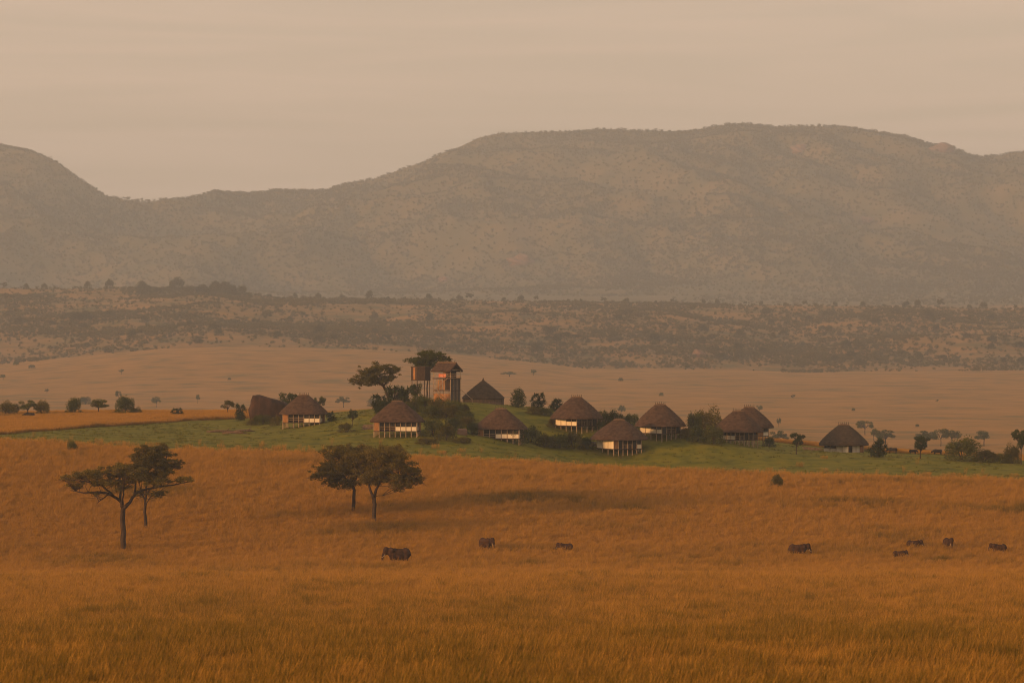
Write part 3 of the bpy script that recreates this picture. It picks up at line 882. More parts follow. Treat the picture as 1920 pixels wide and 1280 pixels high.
# low stone walls and terraces next to huts
def low_wall(pa, pb, s, h, label):
    a, b = at_dist(pa, s), at_dist(pb, s)
    c = (a + b) / 2
    root = root_at('low_stone_wall', c, math.atan2(b.y - a.y, b.x - a.x)); tag(root, label, 'wall')
    ln = (b - a).length; nx_ = max(3, int(ln / 0.8)); nz = max(2, int(h / 0.3))
    rr = random.Random(int(pa))
    for r_ in range(nz):
        for k in range(nx_):
            w = ln / nx_
            x = -ln / 2 + w * (k + .5 + (0.25 if r_ % 2 else -0.1)); dzg = z1(*(root.matrix_basis @ Vector((x, 0, 0))).xy) - c.z
            box('stone', root, (x, rr.uniform(-.05, .05), dzg + h / nz * (r_ + .5) - 0.12), (w - 0.06, 0.5 + rr.uniform(-.08, .08), h / nz - 0.03), 'stone', (rr.uniform(-.04, .04), rr.uniform(-.05, .05), rr.uniform(-.06, .06)))
low_wall(678, 703, 8.25, 1.3, 'low stone terrace wall next to the long-verandahed hut')
low_wall(1118, 1146, 7.85, 1.1, 'low stone wall at the back corner of the hut with sunlit cream panels')
low_wall(1278, 1300, 7.8, 1.2, 'low stone wall running from the lone stilt hut towards the big round bush')
low_wall(1505, 1541, 7.75, 0.9, 'long low stone wall leading to the darker hut at the row end')
low_wall(1100, 1118, 8.15, 1.2, 'short stone wall at the back of the lawn edge hut')
low_wall(915, 940, 7.75, 0.7, 'low stone steps edge just under the cone-roofed hall')

# fallen logs left of the boulder
for i, (px, s, ln, az) in enumerate(((415, 7.9, 7.0, 0.1), (440, 8.0, 6.0, -0.15), (458, 7.9, 5.0, 0.25))):
    c = at_dist(px, s)
    lg = root_at('fallen_log', c, az)
    tag(lg, ('longest bleached log lying farthest from the boulder', 'middle of three fallen logs near the boulder', 'short fallen log lying closest to the boulder')[i], 'log')
    V, Fc = tube([(-ln / 2, 0, 0.2), (-ln / 6, 0.15, 0.42), (ln / 4, -0.05, 0.38), (ln / 2, 0.1, 0.25)], [0.22, 0.27, 0.24, 0.12], 8)
    link('log_trunk', mesh_np('log', V, Fc, M['crest'], True), lg)
    V, Fc = tube([(ln / 6, 0, 0.4), (ln / 6 + .5, -.3, 0.9), (ln / 6 + .8, -.2, 1.3)], [0.12, 0.08, 0.04], 6)
    link('branch_stub', mesh_np('stub', V, Fc, M['crest'], True), lg)

# ------------------------------------------------------------------ rocks
def rock(p, size, label, mk, seed, name='boulder', pts=None):
    bm = bmesh.new(); bmesh.ops.create_icosphere(bm, subdivisions=4, radius=1.0)
    co = np.array([v.co for v in bm.verts])
    e = 4.5 if name == 'boulder' else 2.0
    amp = 0.3 if name == 'boulder' else 1.1
    r = (np.abs(co) ** e).sum(1) ** (-1 / e)
    n = fbm(co[:, 0] * 1.3 + co[:, 2] * 2 + seed, co[:, 1] * 1.3 - co[:, 2] * 1.7 + seed * 2, 4, seed)
    r = r * (1 - amp * 0.5 + amp * n)
    co = co * r[:, None] * np.array(size)[None] / 2
    if pts: co = pts(co)
    for v, c in zip(bm.verts, co): v.co = c
    me = bpy.data.meshes.new(name); bm.to_mesh(me); bm.free(); me.materials.append(M[mk])
    me.polygons.foreach_set('use_smooth', [True] * len(me.polygons))
    o = link(name, me, None, p)
    return tag(o, label, 'rock')
c = at_dist(506, 7.55); c.z += 2.2
def slope_right(co):
    t = np.clip((co[:, 0] + 4.8) / 9.6, 0, 1)
    co = co.copy(); up = co[:, 2] > 0
    co[up, 2] *= (1.1 - 0.5 * t[up])
    return co
rock(c, (9.6, 7.0, 8.4), 'huge brown granite boulder with a sloping top behind bushes', 'rock', 4, pts=slope_right)
c = ground_at(867, 815, 640); c.z += 0.3; rock(c, (2.3, 1.8, 2.2), 'small pinkish boulder between two bushes beside the low half hidden hut', 'rock_pink', 9)
for i, (px, py, w, h, lb) in enumerate(((1311, 668, 30, 26, 'pink upright rock outcrop at the foot of the low scrubby hill'), (370, 640, 22, 12, 'pinkish low rock on the scrubby hill slopes below the grove'),
                                        (975, 492, 66, 26, 'wide pale pink rock slab low on the mountain side'), (832, 526, 26, 14, 'small pale rock face near the foot of the mountain'),
                                        (1500, 282, 44, 24, 'bald rock dome just under the mountain skyline'), (1765, 285, 60, 26, 'rounded bare rock on the mountain shoulder beside the dip in the skyline'), (1625, 415, 36, 16, 'small pale rock patch in the middle of the mountain face'))):
    g = ground_at(px, py, 3000); s = F / g.y
    g.z -= 0.05 * h / s
    rock(g, (0.75 * w / s, 0.6 * w / s, h / s * 1.1), lb, 'rock_pink', 20 + i, 'rock_outcrop')

# ------------------------------------------------------------------ front savanna trees
def px_tree(bx_, by_, s, limbs, clumps, nleaf, size, label, mk='leaf_acacia', depth=0.55, twigs=26, crown_cx=None):
    base = at_dist(bx_, s); base.z = base.z
    root = root_at('acacia_tree', base); tag(root, label, 'tree')
    zoff = CAMZ - (by_ - 597) / s - base.z
    def loc(px, py, y=0.0): return Vector(((px - bx_) / s, y, (by_ - py) / s + zoff))
    V, Fc = [], []
    nodes = []
    for pts, r0, r1 in limbs:
        n_ = len(pts); P = [loc(*q) for q in pts]
        # subdivide with small kinks
        path, rad = [], []
        for i in range(n_ - 1):
            for j in range(3):
                t = j / 3; v = P[i].lerp(P[i + 1], t)
                if i or j: v = v + Vector((random.gauss(0, .06), random.gauss(0, .1), random.gauss(0, .06)))
                path.append(v); rad.append(r0 + (r1 - r0) * ((i + t) / (n_ - 1)) ** 0.8)
        path.append(P[-1]); rad.append(r1)
        tube(path, rad, 8, V, Fc); nodes += path[2:-1]
    cl = []
    for (px, py, rx, ry, wgt) in clumps:
        for k in range(4):
            y = (k - 1.5) / 1.5 * depth * random.uniform(0.6, 1.2) * 7.0 * (0.5 + rx / 60)
            q = loc(px + random.gauss(0, rx * .22), py + random.gauss(0, ry * 0.18), y)
            a = rx / s * random.uniform(0.55, 0.8)
            for m_ in range(9):   # break each clump into tufts
                g = Vector((random.gauss(0, .55) * a, random.gauss(0, .55) * a, random.gauss(0, .5) * ry / s))
                rr = a * random.uniform(0.3, 0.55)
                cl.append((q.x + g.x, q.y + g.y, q.z + g.z, rr, rr, rr * random.uniform(.4, .7), wgt))
    for c in cl[::4]:
        q = Vector(c[:3]); nd = min(nodes, key=lambda v: (v - q).length + (2 if v.z > q.z else 0))
        mid = nd.lerp(q, .5) + Vector((random.gauss(0, .25), random.gauss(0, .25), random.gauss(0.1, .2)))
        tube([nd, mid, q], [0.055, 0.04, 0.018], 5, V, Fc)
        for j in range(2):
            e = q + Vector((random.gauss(0, .9), random.gauss(0, .9), random.gauss(0, .4)))
            tube([mid.lerp(q, .6), q.lerp(e, .6) + Vector((0, 0, random.gauss(0, .15))), e], [0.03, 0.025, 0.012], 4, V, Fc)
    link('trunk', mesh_np('acacia_trunk', V, Fc, M['bark'], True), root)
    link('crown', quads_np('acacia_crown', leaves(cl, nleaf, size, 0.15, 0.25), M[mk]), root)

px_tree(231, 1041, 11.2,
        [([(231, 1046), (231, 1010), (230, 975), (231, 950)], 0.5, 0.4),
         ([(231, 952), (224, 938), (206, 925, -1), (185, 920, -2), (160, 922, -2.5), (135, 918, -2)], 0.34, 0.07),
         ([(232, 952), (243, 940), (252, 925, 1.5), (285, 914, 2), (325, 910, 2), (362, 902, 2.5)], 0.36, 0.06),
         ([(224, 938), (226, 915, .5), (222, 893, 1), (200, 880, 1)], 0.24, 0.07), ([(215, 930, -1), (195, 908, -3), (165, 900, -5), (128, 893, -5)], 0.2, 0.05),
         ([(250, 927, 1.5), (252, 905, 3), (262, 885, 4)], 0.2, 0.06), ([(206, 925, -1), (192, 935, -3), (186, 941, -3.5)], 0.12, 0.04), ([(230, 945), (236, 915, -4), (240, 890, -6)], 0.2, 0.05)],
        [(172, 890, 30, 9, 1.2), (148, 894, 22, 7, .7), (212, 882, 24, 12, 1.5), (238, 886, 24, 13, 1.3), (262, 893, 24, 13, 1.2), (345, 899, 17, 5, .9), (122, 896, 10, 4, .5), (190, 903, 24, 8, .6), (145, 912, 18, 5, .35), (222, 908, 26, 9, .4), (290, 905, 18, 6, .5), (178, 925, 12, 4, .3)],
        38000, 0.27, 'wide flat-topped acacia with thick forked trunk and bare outer twigs')
px_tree(272, 1006, 10.7,
        [([(272, 1010), (273, 980), (272, 950), (274, 915), (278, 885), (282, 860)], 0.36, 0.10), ([(273, 945), (262, 920, 1), (255, 895, 2)], 0.16, 0.05), ([(274, 925), (300, 900, -1), (335, 870, -1)], 0.18, 0.05),
         ([(276, 900), (300, 880, 2), (310, 855, 2)], 0.14, 0.05), ([(276, 895), (262, 870, -2), (256, 850, -2)], 0.14, 0.05), ([(273, 950), (285, 928, -2), (300, 922, -2)], 0.1, 0.04)],
        [(270, 850, 24, 12, 1.3), (300, 852, 26, 12, 1.3), (286, 870, 38, 14, 1.4), (262, 880, 24, 14, 1.3), (310, 872, 24, 12, 1.2), (334, 868, 12, 5, 1), (285, 893, 36, 14, 1.3), (298, 925, 18, 7, .7), (262, 925, 14, 6, .4), (290, 842, 20, 6, 1.0)],
        44000, 0.27, 'taller slender acacia with dome crown standing just behind the thick fork-trunked one')
px_tree(703, 992, 10.5,
        [([(703, 997), (701, 970), (702, 945), (700, 932)], 0.42, 0.34), ([(700, 935), (694, 915), (690, 900, 1), (676, 885, 2), (668, 865, 2)], 0.28, 0.06), ([(701, 935), (707, 915), (713, 900, -1), (735, 880, -1), (760, 868, -2)], 0.30, 0.06),
         ([(710, 905, -1), (714, 880, -2), (716, 855, -2)], 0.2, 0.06), ([(713, 902), (745, 897, 2), (785, 898, 2)], 0.16, 0.05), ([(692, 910), (706, 885, -3), (725, 855, -4)], 0.16, 0.05), ([(703, 930), (722, 929, 0)], 0.08, 0.03)],
        [(720, 848, 34, 11, 1.3), (750, 858, 28, 12, 1.2), (690, 852, 30, 12, 1.3), (735, 872, 34, 14, 1.3), (765, 880, 22, 12, 1.1), (705, 878, 36, 15, 1.4), (745, 896, 28, 11, 1.2), (770, 902, 18, 8, .9), (786, 898, 9, 4, .8), (690, 898, 26, 10, .9), (752, 912, 24, 8, .8), (715, 900, 30, 9, .9), (730, 858, 36, 12, 1.2), (782, 885, 12, 8, .9)],
        62000, 0.27, 'broad round-crowned tree with trunk forking into a narrow V')
px_tree(663, 977, 10.3,
        [([(663, 982), (663, 950), (664, 925), (662, 905)], 0.38, 0.26), ([(663, 910), (645, 895, 1), (620, 890, 1), (590, 893, 1)], 0.18, 0.05), ([(662, 906), (655, 880, -1), (640, 855, -1)], 0.2, 0.06), ([(663, 905), (675, 880, 1), (680, 855, 1)], 0.18, 0.05)],
        [(645, 848, 32, 12, 1.3), (622, 858, 20, 12, 1.2), (672, 848, 26, 11, 1.2), (612, 880, 22, 11, 1.2), (592, 892, 14, 6, 1.1), (640, 878, 34, 14, 1.4), (668, 880, 26, 14, 1.2), (625, 902, 20, 8, 1.0), (648, 905, 26, 9, .9), (660, 862, 34, 12, 1.2), (630, 890, 30, 10, 1.2), (676, 866, 22, 13, 1.3), (683, 888, 20, 11, 1.1)],
        54000, 0.27, 'round-crowned tree with single straight trunk, just behind the V-trunked one')

# ------------------------------------------------------------------ lodge trees and bushes: kind, leaf, px, base py, width px, height px, label
def put(kind, mk, px, py, w, h, label, group=None, s=None):
    if s: p = at_dist(px, s)
    else:
        p = ground_at(px, py, 640); s = F / p.y
    return plant(kind, mk, p, w / s, h / s, label, group)
# big leaning tree beside the tower
tb = at_dist(730, 7.75)
px_tree(730, 750, 7.75,
        [([(732, 756), (728, 742), (722, 730), (718, 722)], 0.38, 0.26), ([(720, 726), (708, 715), (690, 708, 1), (672, 716, 1)], 0.22, 0.05), ([(720, 726), (716, 708, -1), (706, 694, -1)], 0.2, 0.05), ([(719, 724), (730, 708, 1), (742, 695, 1)], 0.18, 0.05)],
        [(712, 690, 24, 8, 1.3), (690, 698, 20, 10, 1.3), (735, 694, 16, 8, 1.2), (672, 716, 13, 8, 1.2), (700, 712, 26, 10, 1.2), (728, 710, 18, 9, 1.1), (744, 692, 8, 4, .9)],
        20000, 0.34, 'leaning leafy tree with rounded crown uphill of the long-verandahed hut', 'leaf_olive', depth=0.4)
px_tree(800, 748, 7.6,
        [([(800, 754), (801, 730), (803, 705), (805, 690)], 0.2, 0.13), ([(805, 692), (790, 680), (775, 676, 1)], 0.16, 0.05), ([(805, 692), (820, 676), (838, 670, -1)], 0.16, 0.05), ([(805, 692), (806, 675), (808, 664)], 0.16, 0.05), ([(803, 700), (812, 684, 3), (818, 672, 4)], 0.12, 0.05)],
        [(800, 664, 24, 5, 1.3), (822, 666, 18, 5, 1.3), (782, 674, 16, 6, 1.3), (806, 676, 26, 6, 1.3), (834, 673, 11, 5, 1.2), (785, 684, 15, 5, 1.0), (808, 686, 16, 5, .9)],
        18000, 0.34, 'flat-topped acacia rising over the raised cabin and the lookout tower', 'leaf_mid', depth=0.4)

for a in [
    ('spiky', 'leaf_dark', 712, 772, 34, 32, 'spiky dark plant on the downhill side of the leaning tree'),
    ('spiky', 'leaf_dark', 742, 770, 44, 46, 'largest spiky dark plant, between leaning tree and raised cabin'),
    ('round', 'leaf_dark', 780, 758, 26, 38, 'dark bushy tree under the raised cabin'),
    ('bush', 'leaf_olive', 772, 772, 36, 22, 'olive bush in front of the dark bushy tree under the cabin'),
    ('bush', 'leaf_mid', 798, 772, 42, 26, 'green bush below the raised cabin poles'),
    ('bush', 'leaf_olive', 822, 777, 46, 32, 'broad olive bush directly below the lookout tower front'),
    ('bush', 'leaf_mid', 848, 780, 44, 30, 'rounded bush below the grey-panelled corner of the lookout tower'),
    ('bush', 'leaf_olive', 868, 778, 30, 20, 'small bush between lookout tower and cone-roofed hall'),
    ('bush', 'leaf_olive', 700, 762, 24, 16, 'small bush uphill of the roof of the long-verandahed hut'),
    ('bush', 'leaf_olive', 836, 783, 60, 26, 'wide olive bush lowest on the knoll under the lookout tower'),
    ('bush', 'leaf_mid', 806, 784, 44, 24, 'green bush low on the knoll under the raised cabin'),
    ('bush', 'leaf_mid', 870, 790, 40, 20, 'green bush on the knoll slope below the cone-roofed hall'),
    ('bush', 'leaf_dark', 762, 782, 40, 26, 'dark bush touching the roof edge of the long-verandahed hut'),
    ('spiky', 'leaf_dark', 758, 765, 30, 38, 'spiky dark plant just left of the raised cabin poles'),
    ('bush', 'leaf_olive', 1000, 776, 36, 14, 'low olive bush between the dense dark tree and the shaggy plants'),
    ('bush', 'leaf_olive', 920, 806, 34, 14, 'low bush peeping over the roof of the low half hidden hut'),
    ('bush', 'leaf_olive', 1040, 800, 34, 16, 'low bush on the slope uphill of the thicket'),
    ('bush', 'leaf_dark', 722, 776, 40, 26, 'dark bush filling the gap under the leaning tree'),
    ('bush', 'leaf_mid', 786, 768, 34, 28, 'bright green bush crowding the poles of the raised cabin'),
    ('bush', 'leaf_olive', 880, 800, 40, 18, 'olive bush on the slope uphill of the low half hidden hut'),
    ('bush', 'leaf_mid', 1120, 806, 34, 16, 'low green bush by the stone wall of the cream-panelled hut'),
    ('column', 'leaf_dark', 972, 764, 30, 35, 'dense dark clipped-looking tree standing beside the cone-roofed hall'),
    ('spiky', 'leaf_dark', 1008, 767, 32, 30, 'shaggy spiky plant next to the dense dark tree by the hall'),
    ('spiky', 'leaf_dark', 1042, 772, 28, 24, 'shaggy spiky plant against the roof of the cream-panelled hut on the rise'),
    ('bush', 'leaf_mid', 1022, 778, 40, 14, 'low bush below the two shaggy plants'),
    ('round', 'leaf_dark', 661, 799, 20, 31, 'small dark tree between the boulder hut and the long-verandahed hut'),
    ('bush', 'leaf_olive', 650, 810, 36, 17, 'low bush at the foot of the small dark tree on the lawn edge'),
    ('bush', 'leaf_mid', 812, 818, 44, 34, 'bush touching the canvas-walled end of the long-verandahed hut'),
    ('bush', 'leaf_olive', 836, 826, 42, 30, 'round olive bush in front of the bush touching the long-verandahed hut'),
    ('bush', 'leaf_mid', 850, 806, 42, 22, 'green bush uphill of the small pinkish boulder'),
    ('bush', 'leaf_dark', 886, 815, 28, 22, 'dark bush between the small pinkish boulder and the low hut'),
    ('bush', 'leaf_olive', 866, 830, 40, 11, 'low scrub in front of the small pinkish boulder'),
    ('bush', 'leaf_olive', 800, 832, 46, 12, 'low scrub on the lawn in front of the long-verandahed hut'),
    ('bush', 'leaf_mid', 968, 832, 44, 30, 'bush covering one half of the low hut'),
    ('bush', 'leaf_dark', 994, 830, 46, 30, 'dark bush next to the one covering the low hut'),
    ('bush', 'leaf_olive', 1022, 838, 46, 24, 'olive bush in the thicket midway between low hut and lawn edge hut'),
    ('bush', 'leaf_mid', 1050, 840, 40, 26, 'green bush in the thicket, near the lawn edge hut'),
    ('bush', 'leaf_olive', 1076, 842, 40, 32, 'tallest olive bush of the thicket, near the lawn edge hut'),
    ('bush', 'leaf_dark', 1100, 842, 30, 22, 'dark bush against the cream wall of the lawn edge hut'),
    ('bush', 'leaf_mid', 1132, 798, 34, 27, 'bush at the rear corner of the cream-panelled hut on the rise'),
    ('bush', 'leaf_dark', 1155, 800, 40, 30, 'dark bush rising behind the roof of the lawn edge hut'),
    ('bush', 'leaf_mid', 1184, 802, 36, 25, 'bush touching the roof edge of the lone stilt hut'),
    ('bush', 'leaf_olive', 1328, 820, 64, 54, 'biggest rounded bush tree beside the overlapping pair of huts'),
    ('bush', 'leaf_mid', 1304, 820, 34, 46, 'upright green bush merging with the biggest rounded bush tree'),
    ('bush', 'leaf_dark', 1306, 828, 40, 28, 'dark bush at the foot of the biggest rounded bush tree'),
    ('bush', 'leaf_mid', 1338, 832, 46, 34, 'green bush in front of the biggest rounded bush tree'),
    ('bush', 'leaf_olive', 1287, 822, 30, 20, 'small olive bush by the stone wall of the lone stilt hut'),
    ('bush', 'leaf_dark', 1442, 838, 28, 18, 'small dark bush at the railed side of the overlapping pair of huts'),
    ('round', 'leaf_dark', 1493, 852, 32, 40, 'small dark tree on the lawn between the overlapping pair and the end hut'),
    ('spiky', 'leaf_dark', 1646, 857, 38, 34, 'spiky dark shrub at the wall of the darker end hut'),
    ('round', 'leaf_dark', 1726, 860, 34, 42, 'dark leafy tree alone on the lawn edge beyond the end hut'),
    ('bush', 'leaf_mid', 1806, 864, 70, 42, 'largest domed bush at the edge of the lawn'),
    ('bush', 'leaf_olive', 1845, 866, 56, 22, 'low spreading bush next to the largest domed bush'),
    ('bush', 'leaf_mid', 1880, 868, 42, 18, 'lowest bush of the row along the lawn edge'),
    ('bush', 'leaf_olive', 1898, 869, 32, 36, 'upright olive bush at the end of the lawn edge row'),
    ('umbrella', 'leaf_dark', 1915, 871, 40, 64, 'tall dark acacia at the end of the lawn edge row'),
    ('bush', 'leaf_olive', 14, 783, 54, 30, 'wide bush at the far end of the orange grass rise, beside the thorn trees'),
    ('umbrella', 'leaf_mid', 52, 782, 42, 31, 'thorn tree with flattened top on the orange grass rise, next to the wide bush'),
    ('bush', 'leaf_olive', 80, 782, 32, 30, 'upright bush next to the flat-topped thorn tree on the orange grass rise'),
    ('bush', 'leaf_mid', 138, 780, 36, 33, 'rounded bush standing apart on the orange grass rise'),
    ('umbrella', 'leaf_mid', 185, 778, 40, 29, 'small flat-topped thorn tree between two round bushes on the orange grass rise'),
    ('bush', 'leaf_mid', 234, 780, 40, 36, 'tallest round bush on the orange grass rise'),
    ('bush', 'leaf_olive', 212, 781, 24, 9, 'tiny low bush at the foot of the tallest round bush on the orange grass rise'),
    ('bush', 'leaf_olive', 255, 780, 26, 17, 'small bush against the flank of the tallest round bush on the orange grass rise'),
    ('spiky', 'leaf_dark', 331, 781, 26, 16, 'small spiky bush where the orange strip meets the lawn'),
    ('umbrella', 'leaf_olive', 427, 779, 28, 28, 'small thorn tree beyond the logs by the big boulder'),
    ('spiky', 'leaf_dark', 451, 788, 26, 30, 'dark spiky plant against the big boulder'),
    ('bush', 'leaf_mid', 492, 796, 40, 18, 'low bush in front of the big boulder'),
    ('bush', 'leaf_olive', 520, 798, 30, 18, 'low bush between the big boulder and its hut'),
    ('bush', 'leaf_olive', 472, 797, 22, 12, 'small bush by the logs at the boulder foot'),
    ('spiky', 'leaf_mid', 622, 790, 24, 18, 'small shrub at the corner of the boulder hut'),
    ('bush', 'leaf_mid', 135, 851, 24, 24, 'lone round bush in tall grass at the near lawn edge'),
    ('bush', 'leaf_olive', 115, 850, 10, 8, 'tiny shrub next to the lone round bush in tall grass'),
    ('bush', 'leaf_olive', 1455, 920, 32, 30, 'single olive bush in the tall grass just below the lawn'),
]:
    put(*a)
for a in [('round', 'leaf_dark', 540, 778, 40, 40, 'dark tree between the big boulder and the roof of its hut', None, 7.35),
          ('round', 'leaf_mid', 598, 780, 26, 28, 'leafy tree behind the boulder hut, on the side away from the boulder', None, 7.3)]:
    put(*a)

# trees dotted over the plain behind the lodge
for (px, py, w, h, kd, lb) in (
        (1622, 815, 34, 26, 'umbrella', 'hazy acacia showing just above the roof slope of the darker end hut'), (1660, 836, 42, 30, 'umbrella', 'wide hazy acacia behind the spiky shrub of the end hut'),
        (1638, 826, 20, 22, 'umbrella', 'small hazy acacia squeezed between two larger ones behind the end hut'), (1738, 838, 48, 30, 'umbrella', 'wide hazy acacia behind the lone dark tree on the lawn edge'),
        (1764, 836, 32, 32, 'umbrella', 'hazy acacia, middle of the three touching ones on the plain'), (1785, 833, 36, 26, 'umbrella', 'hazy acacia over the largest domed bush, last of the touching three'),
        (1845, 836, 38, 28, 'umbrella', 'hazy flat-topped acacia standing alone beyond the low spreading bush'), (1458, 838, 40, 30, 'umbrella', 'pale hazy acacia beyond the small dark bush of the overlapping huts'),
        (222, 752, 12, 19, 'umbrella', 'slim hazy tree rising behind the tallest round bush of the grass rise'), (293, 764, 20, 20, 'umbrella', 'hazy small acacia behind the bare stretch of the orange grass rise'),
        (370, 756, 11, 16, 'umbrella', 'tiny hazy acacia between the small spiky bush and the thorn tree by the boulder'), (644, 764, 30, 20, 'umbrella', 'hazy umbrella-shaped acacia on the plain between boulder hut and leaning tree'),
        (160, 758, 26, 14, 'bush', 'hazy low bush behind the gap between round bush and small thorn tree'), (1165, 780, 16, 20, 'umbrella', 'hazy pale tree behind the dark bush that rises over the lawn edge hut')):
    g = ground_at(px, py, 1300); s = F / g.y
    plant(kd, 'leaf_mid', g, w / s, h / s, lb, 'acacias on the near plain')
for (px, py, w, h, kd) in ((6, 712, 16, 10, 'umbrella'), (228, 702, 11, 10, 'round'), (88, 737, 9, 8, 'round'), (955, 706, 32, 9, 'umbrella'), (1000, 704, 13, 11, 'round'), (1487, 748, 9, 8, 'round'), (1460, 800, 10, 16, 'round'), (1424, 774, 12, 14, 'round'),
                           (1757, 754, 6, 5, 'round'), (1164, 714, 10, 6, 'bush'), (430, 712, 7, 4, 'bush'), (1240, 742, 10, 6, 'bush'), (1600, 770, 7, 5, 'bush'), (1720, 800, 8, 5, 'bush'), (60, 690, 14, 6, 'bush'), (30, 684, 12, 6, 'bush'), (1290, 690, 12, 5, 'bush')):
    g = ground_at(px, py, 1300); s = F / g.y
    plant(kd, 'leaf_mid', g, w / s, h / s, 'tiny hazy tree far out on the orange plain', 'far trees scattered on the plain')

# ------------------------------------------------------------------ scrub on hill and mountain
def scrub_proto(i, mat, n=170, size=0.42):
    cl = [(random.gauss(0, .5), random.gauss(0, .5), random.uniform(.6, 1.3), random.uniform(.4, .7), random.uniform(.4, .7), random.uniform(.3, .55), 1) for k in range(6)]
    cl.append((0, 0, .45, .75, .75, .45, 1))
    return quads_np('scrub', leaves(cl, n, size, .6, .5), mat)
sprot = [scrub_proto(i, M['scrub']) for i in range(6)]
def scrub(name, n, y0, y1, hwf, dens, smin, smax, label, seed):
    y = rng.uniform(y0, y1, n); x = rng.uniform(-1, 1, n) * (hwf * y)
    k = rng.random(n) < dens(x, y)
    x, y = x[k], y[k]
    s = rng.uniform(smin, smax, len(x)) * (0.7 + 0.6 * rng.random(len(x)))
    rot = np.zeros((len(x), 3)); rot[:, 2] = rng.uniform(0, 6.28, len(x))
    scl = np.stack([s, s, s * rng.uniform(.7, 1.15, len(x))], 1)
    return scatter(name, np.stack([x, y, Z(x, y) - 0.2], 1), rot, scl, rng.integers(0, 6, len(x)), rng.random(len(x)), sprot, label, 'scrub')
def hill_d(x, y):
    m = fbm(x / 130, y / 190, 4, 71)
    px_ = x / y * F + 960
    foot = sstep(D_FOOT - 30, D_FOOT + 70, y + (fbm(x / 60, y / 60, 3, 5) - .5) * 240)
    grove = np.exp(-((px_ - 375) / 75) ** 2) * (y > 4330)
    lefttop = np.where((px_ < 230) & (y > 4380), 0.25, 1.0)
    return np.clip((m - 0.33) * 2.7, 0.09, 0.75) * foot * lefttop + grove
scrub('hill_scrub', 75000, 3380, 4750, 0.175, hill_d, 1.0, 2.4, 'dense grey-green scrub covering the low hill beyond the plain', 1)
def mt_d(x, y):
    m = fbm(x / 260, y / 300, 5, 91)
    return np.clip((m - 0.26) * 2.0, 0.2, 0.9) * sstep(6700, 7000, y + (fbm(x / 90, y / 90, 3, 6) - .5) * 300)
scrub('mountain_scrub', 120000, 6500, 9060, 0.172, mt_d, 1.8, 3.8, 'continuous bush cover over the hazy mountain range', 2)
def ped_d(x, y):
    return np.where(fbm(x / 200, y / 60, 3, 93) > .5, .8, .1) * np.where(x / y * F + 960 > 1300, 1, 0.15)
scrub('valley_scrub', 5000, 5900, 6700, 0.172, ped_d, 2.0, 4.0, 'thin bush on the flat ground at the mountain foot', 3)

# single bushes and trees that stand out on the hill, each its own object
cnt = 0
def hill_bush(px, py, w, h, label, group, kd='round', dmin=3300, dmax=4800):
    g = ground_at(px, py, dmin, dmax); s = F / g.y
    fm = protos[kd, 'leaf_hill'][int(px) % 2][0]
    o = link('hill_tree', fm, None, g, (0, 0, (px * 1.7) % 6.28), (w / s / 5.0, w / s / 5.0, h / s / 5.0))
    tag(o, label, 'tree', group)
rr = random.Random(11)
for k in range(46):   # skyline of the hill
    px = 8 + k * 42 + rr.uniform(-14, 14)
    if 255 < px < 470: continue
    py = float(np.interp(px, top_px[:, 0], top_px[:, 1]))
    w = rr.uniform(7, 19)
    p = Vector(((px - 960) / F * (D_TOP - 15), D_TOP - 15, 0)); p.z = z1(p.x, p.y); s = F / p.y
    o = link('hill_tree', protos['bush' if k % 3 else 'round', 'leaf_hill'][k % 3][0], None, p, (0, 0, k), (w / s / 5.0, w / s / 5.0, rr.uniform(.6, 1.0) * w / s / 5.0))
    tag(o, 'round tree on the crest line of the low scrubby hill', 'tree', 'trees along the crest of the low hill')
for k in range(26):   # grove on the left crest
    px = rr.uniform(262, 455); d = rr.uniform(4430, 4590)
    x = (px - 960) / F * d; p = Vector((x, d, z1(x, d))); s = F / d; w = rr.uniform(16, 32)
    o = link('grove_tree', protos['bush', 'leaf_hill'][k % 3][0], None, p, (0, 0, k), (w / s / 5.0, w / s / 5.0, rr.uniform(.55, .8) * w / s / 5.0 * (1.0 if px > 330 else .7)))
    tag(o, 'tree in the thick grove crowning the highest end of the low hill', 'tree', 'trees of the grove on the left hill crest')
for k in range(150):
    px = rr.uniform(0, 1920); py = rr.uniform(590, 685)
    if py > np.interp(px, foot_px[:, 0], foot_px[:, 1]) - 2: continue
    w = rr.uniform(10, 26)
    zone = 0 if py > 655 else (2 if py < 615 else 1)
    hill_bush(px, py, w, w * rr.uniform(.45, .75), ('rounded bush at the foot of the low hill where the plain begins', 'rounded bush standing out halfway up the low scrubby hill', 'rounded bush high on the low hill just under its crest')[zone],
              ('bushes at the hill foot', 'bushes halfway up the hill', 'bushes under the hill crest')[zone], 'bush' if k % 4 else 'round')

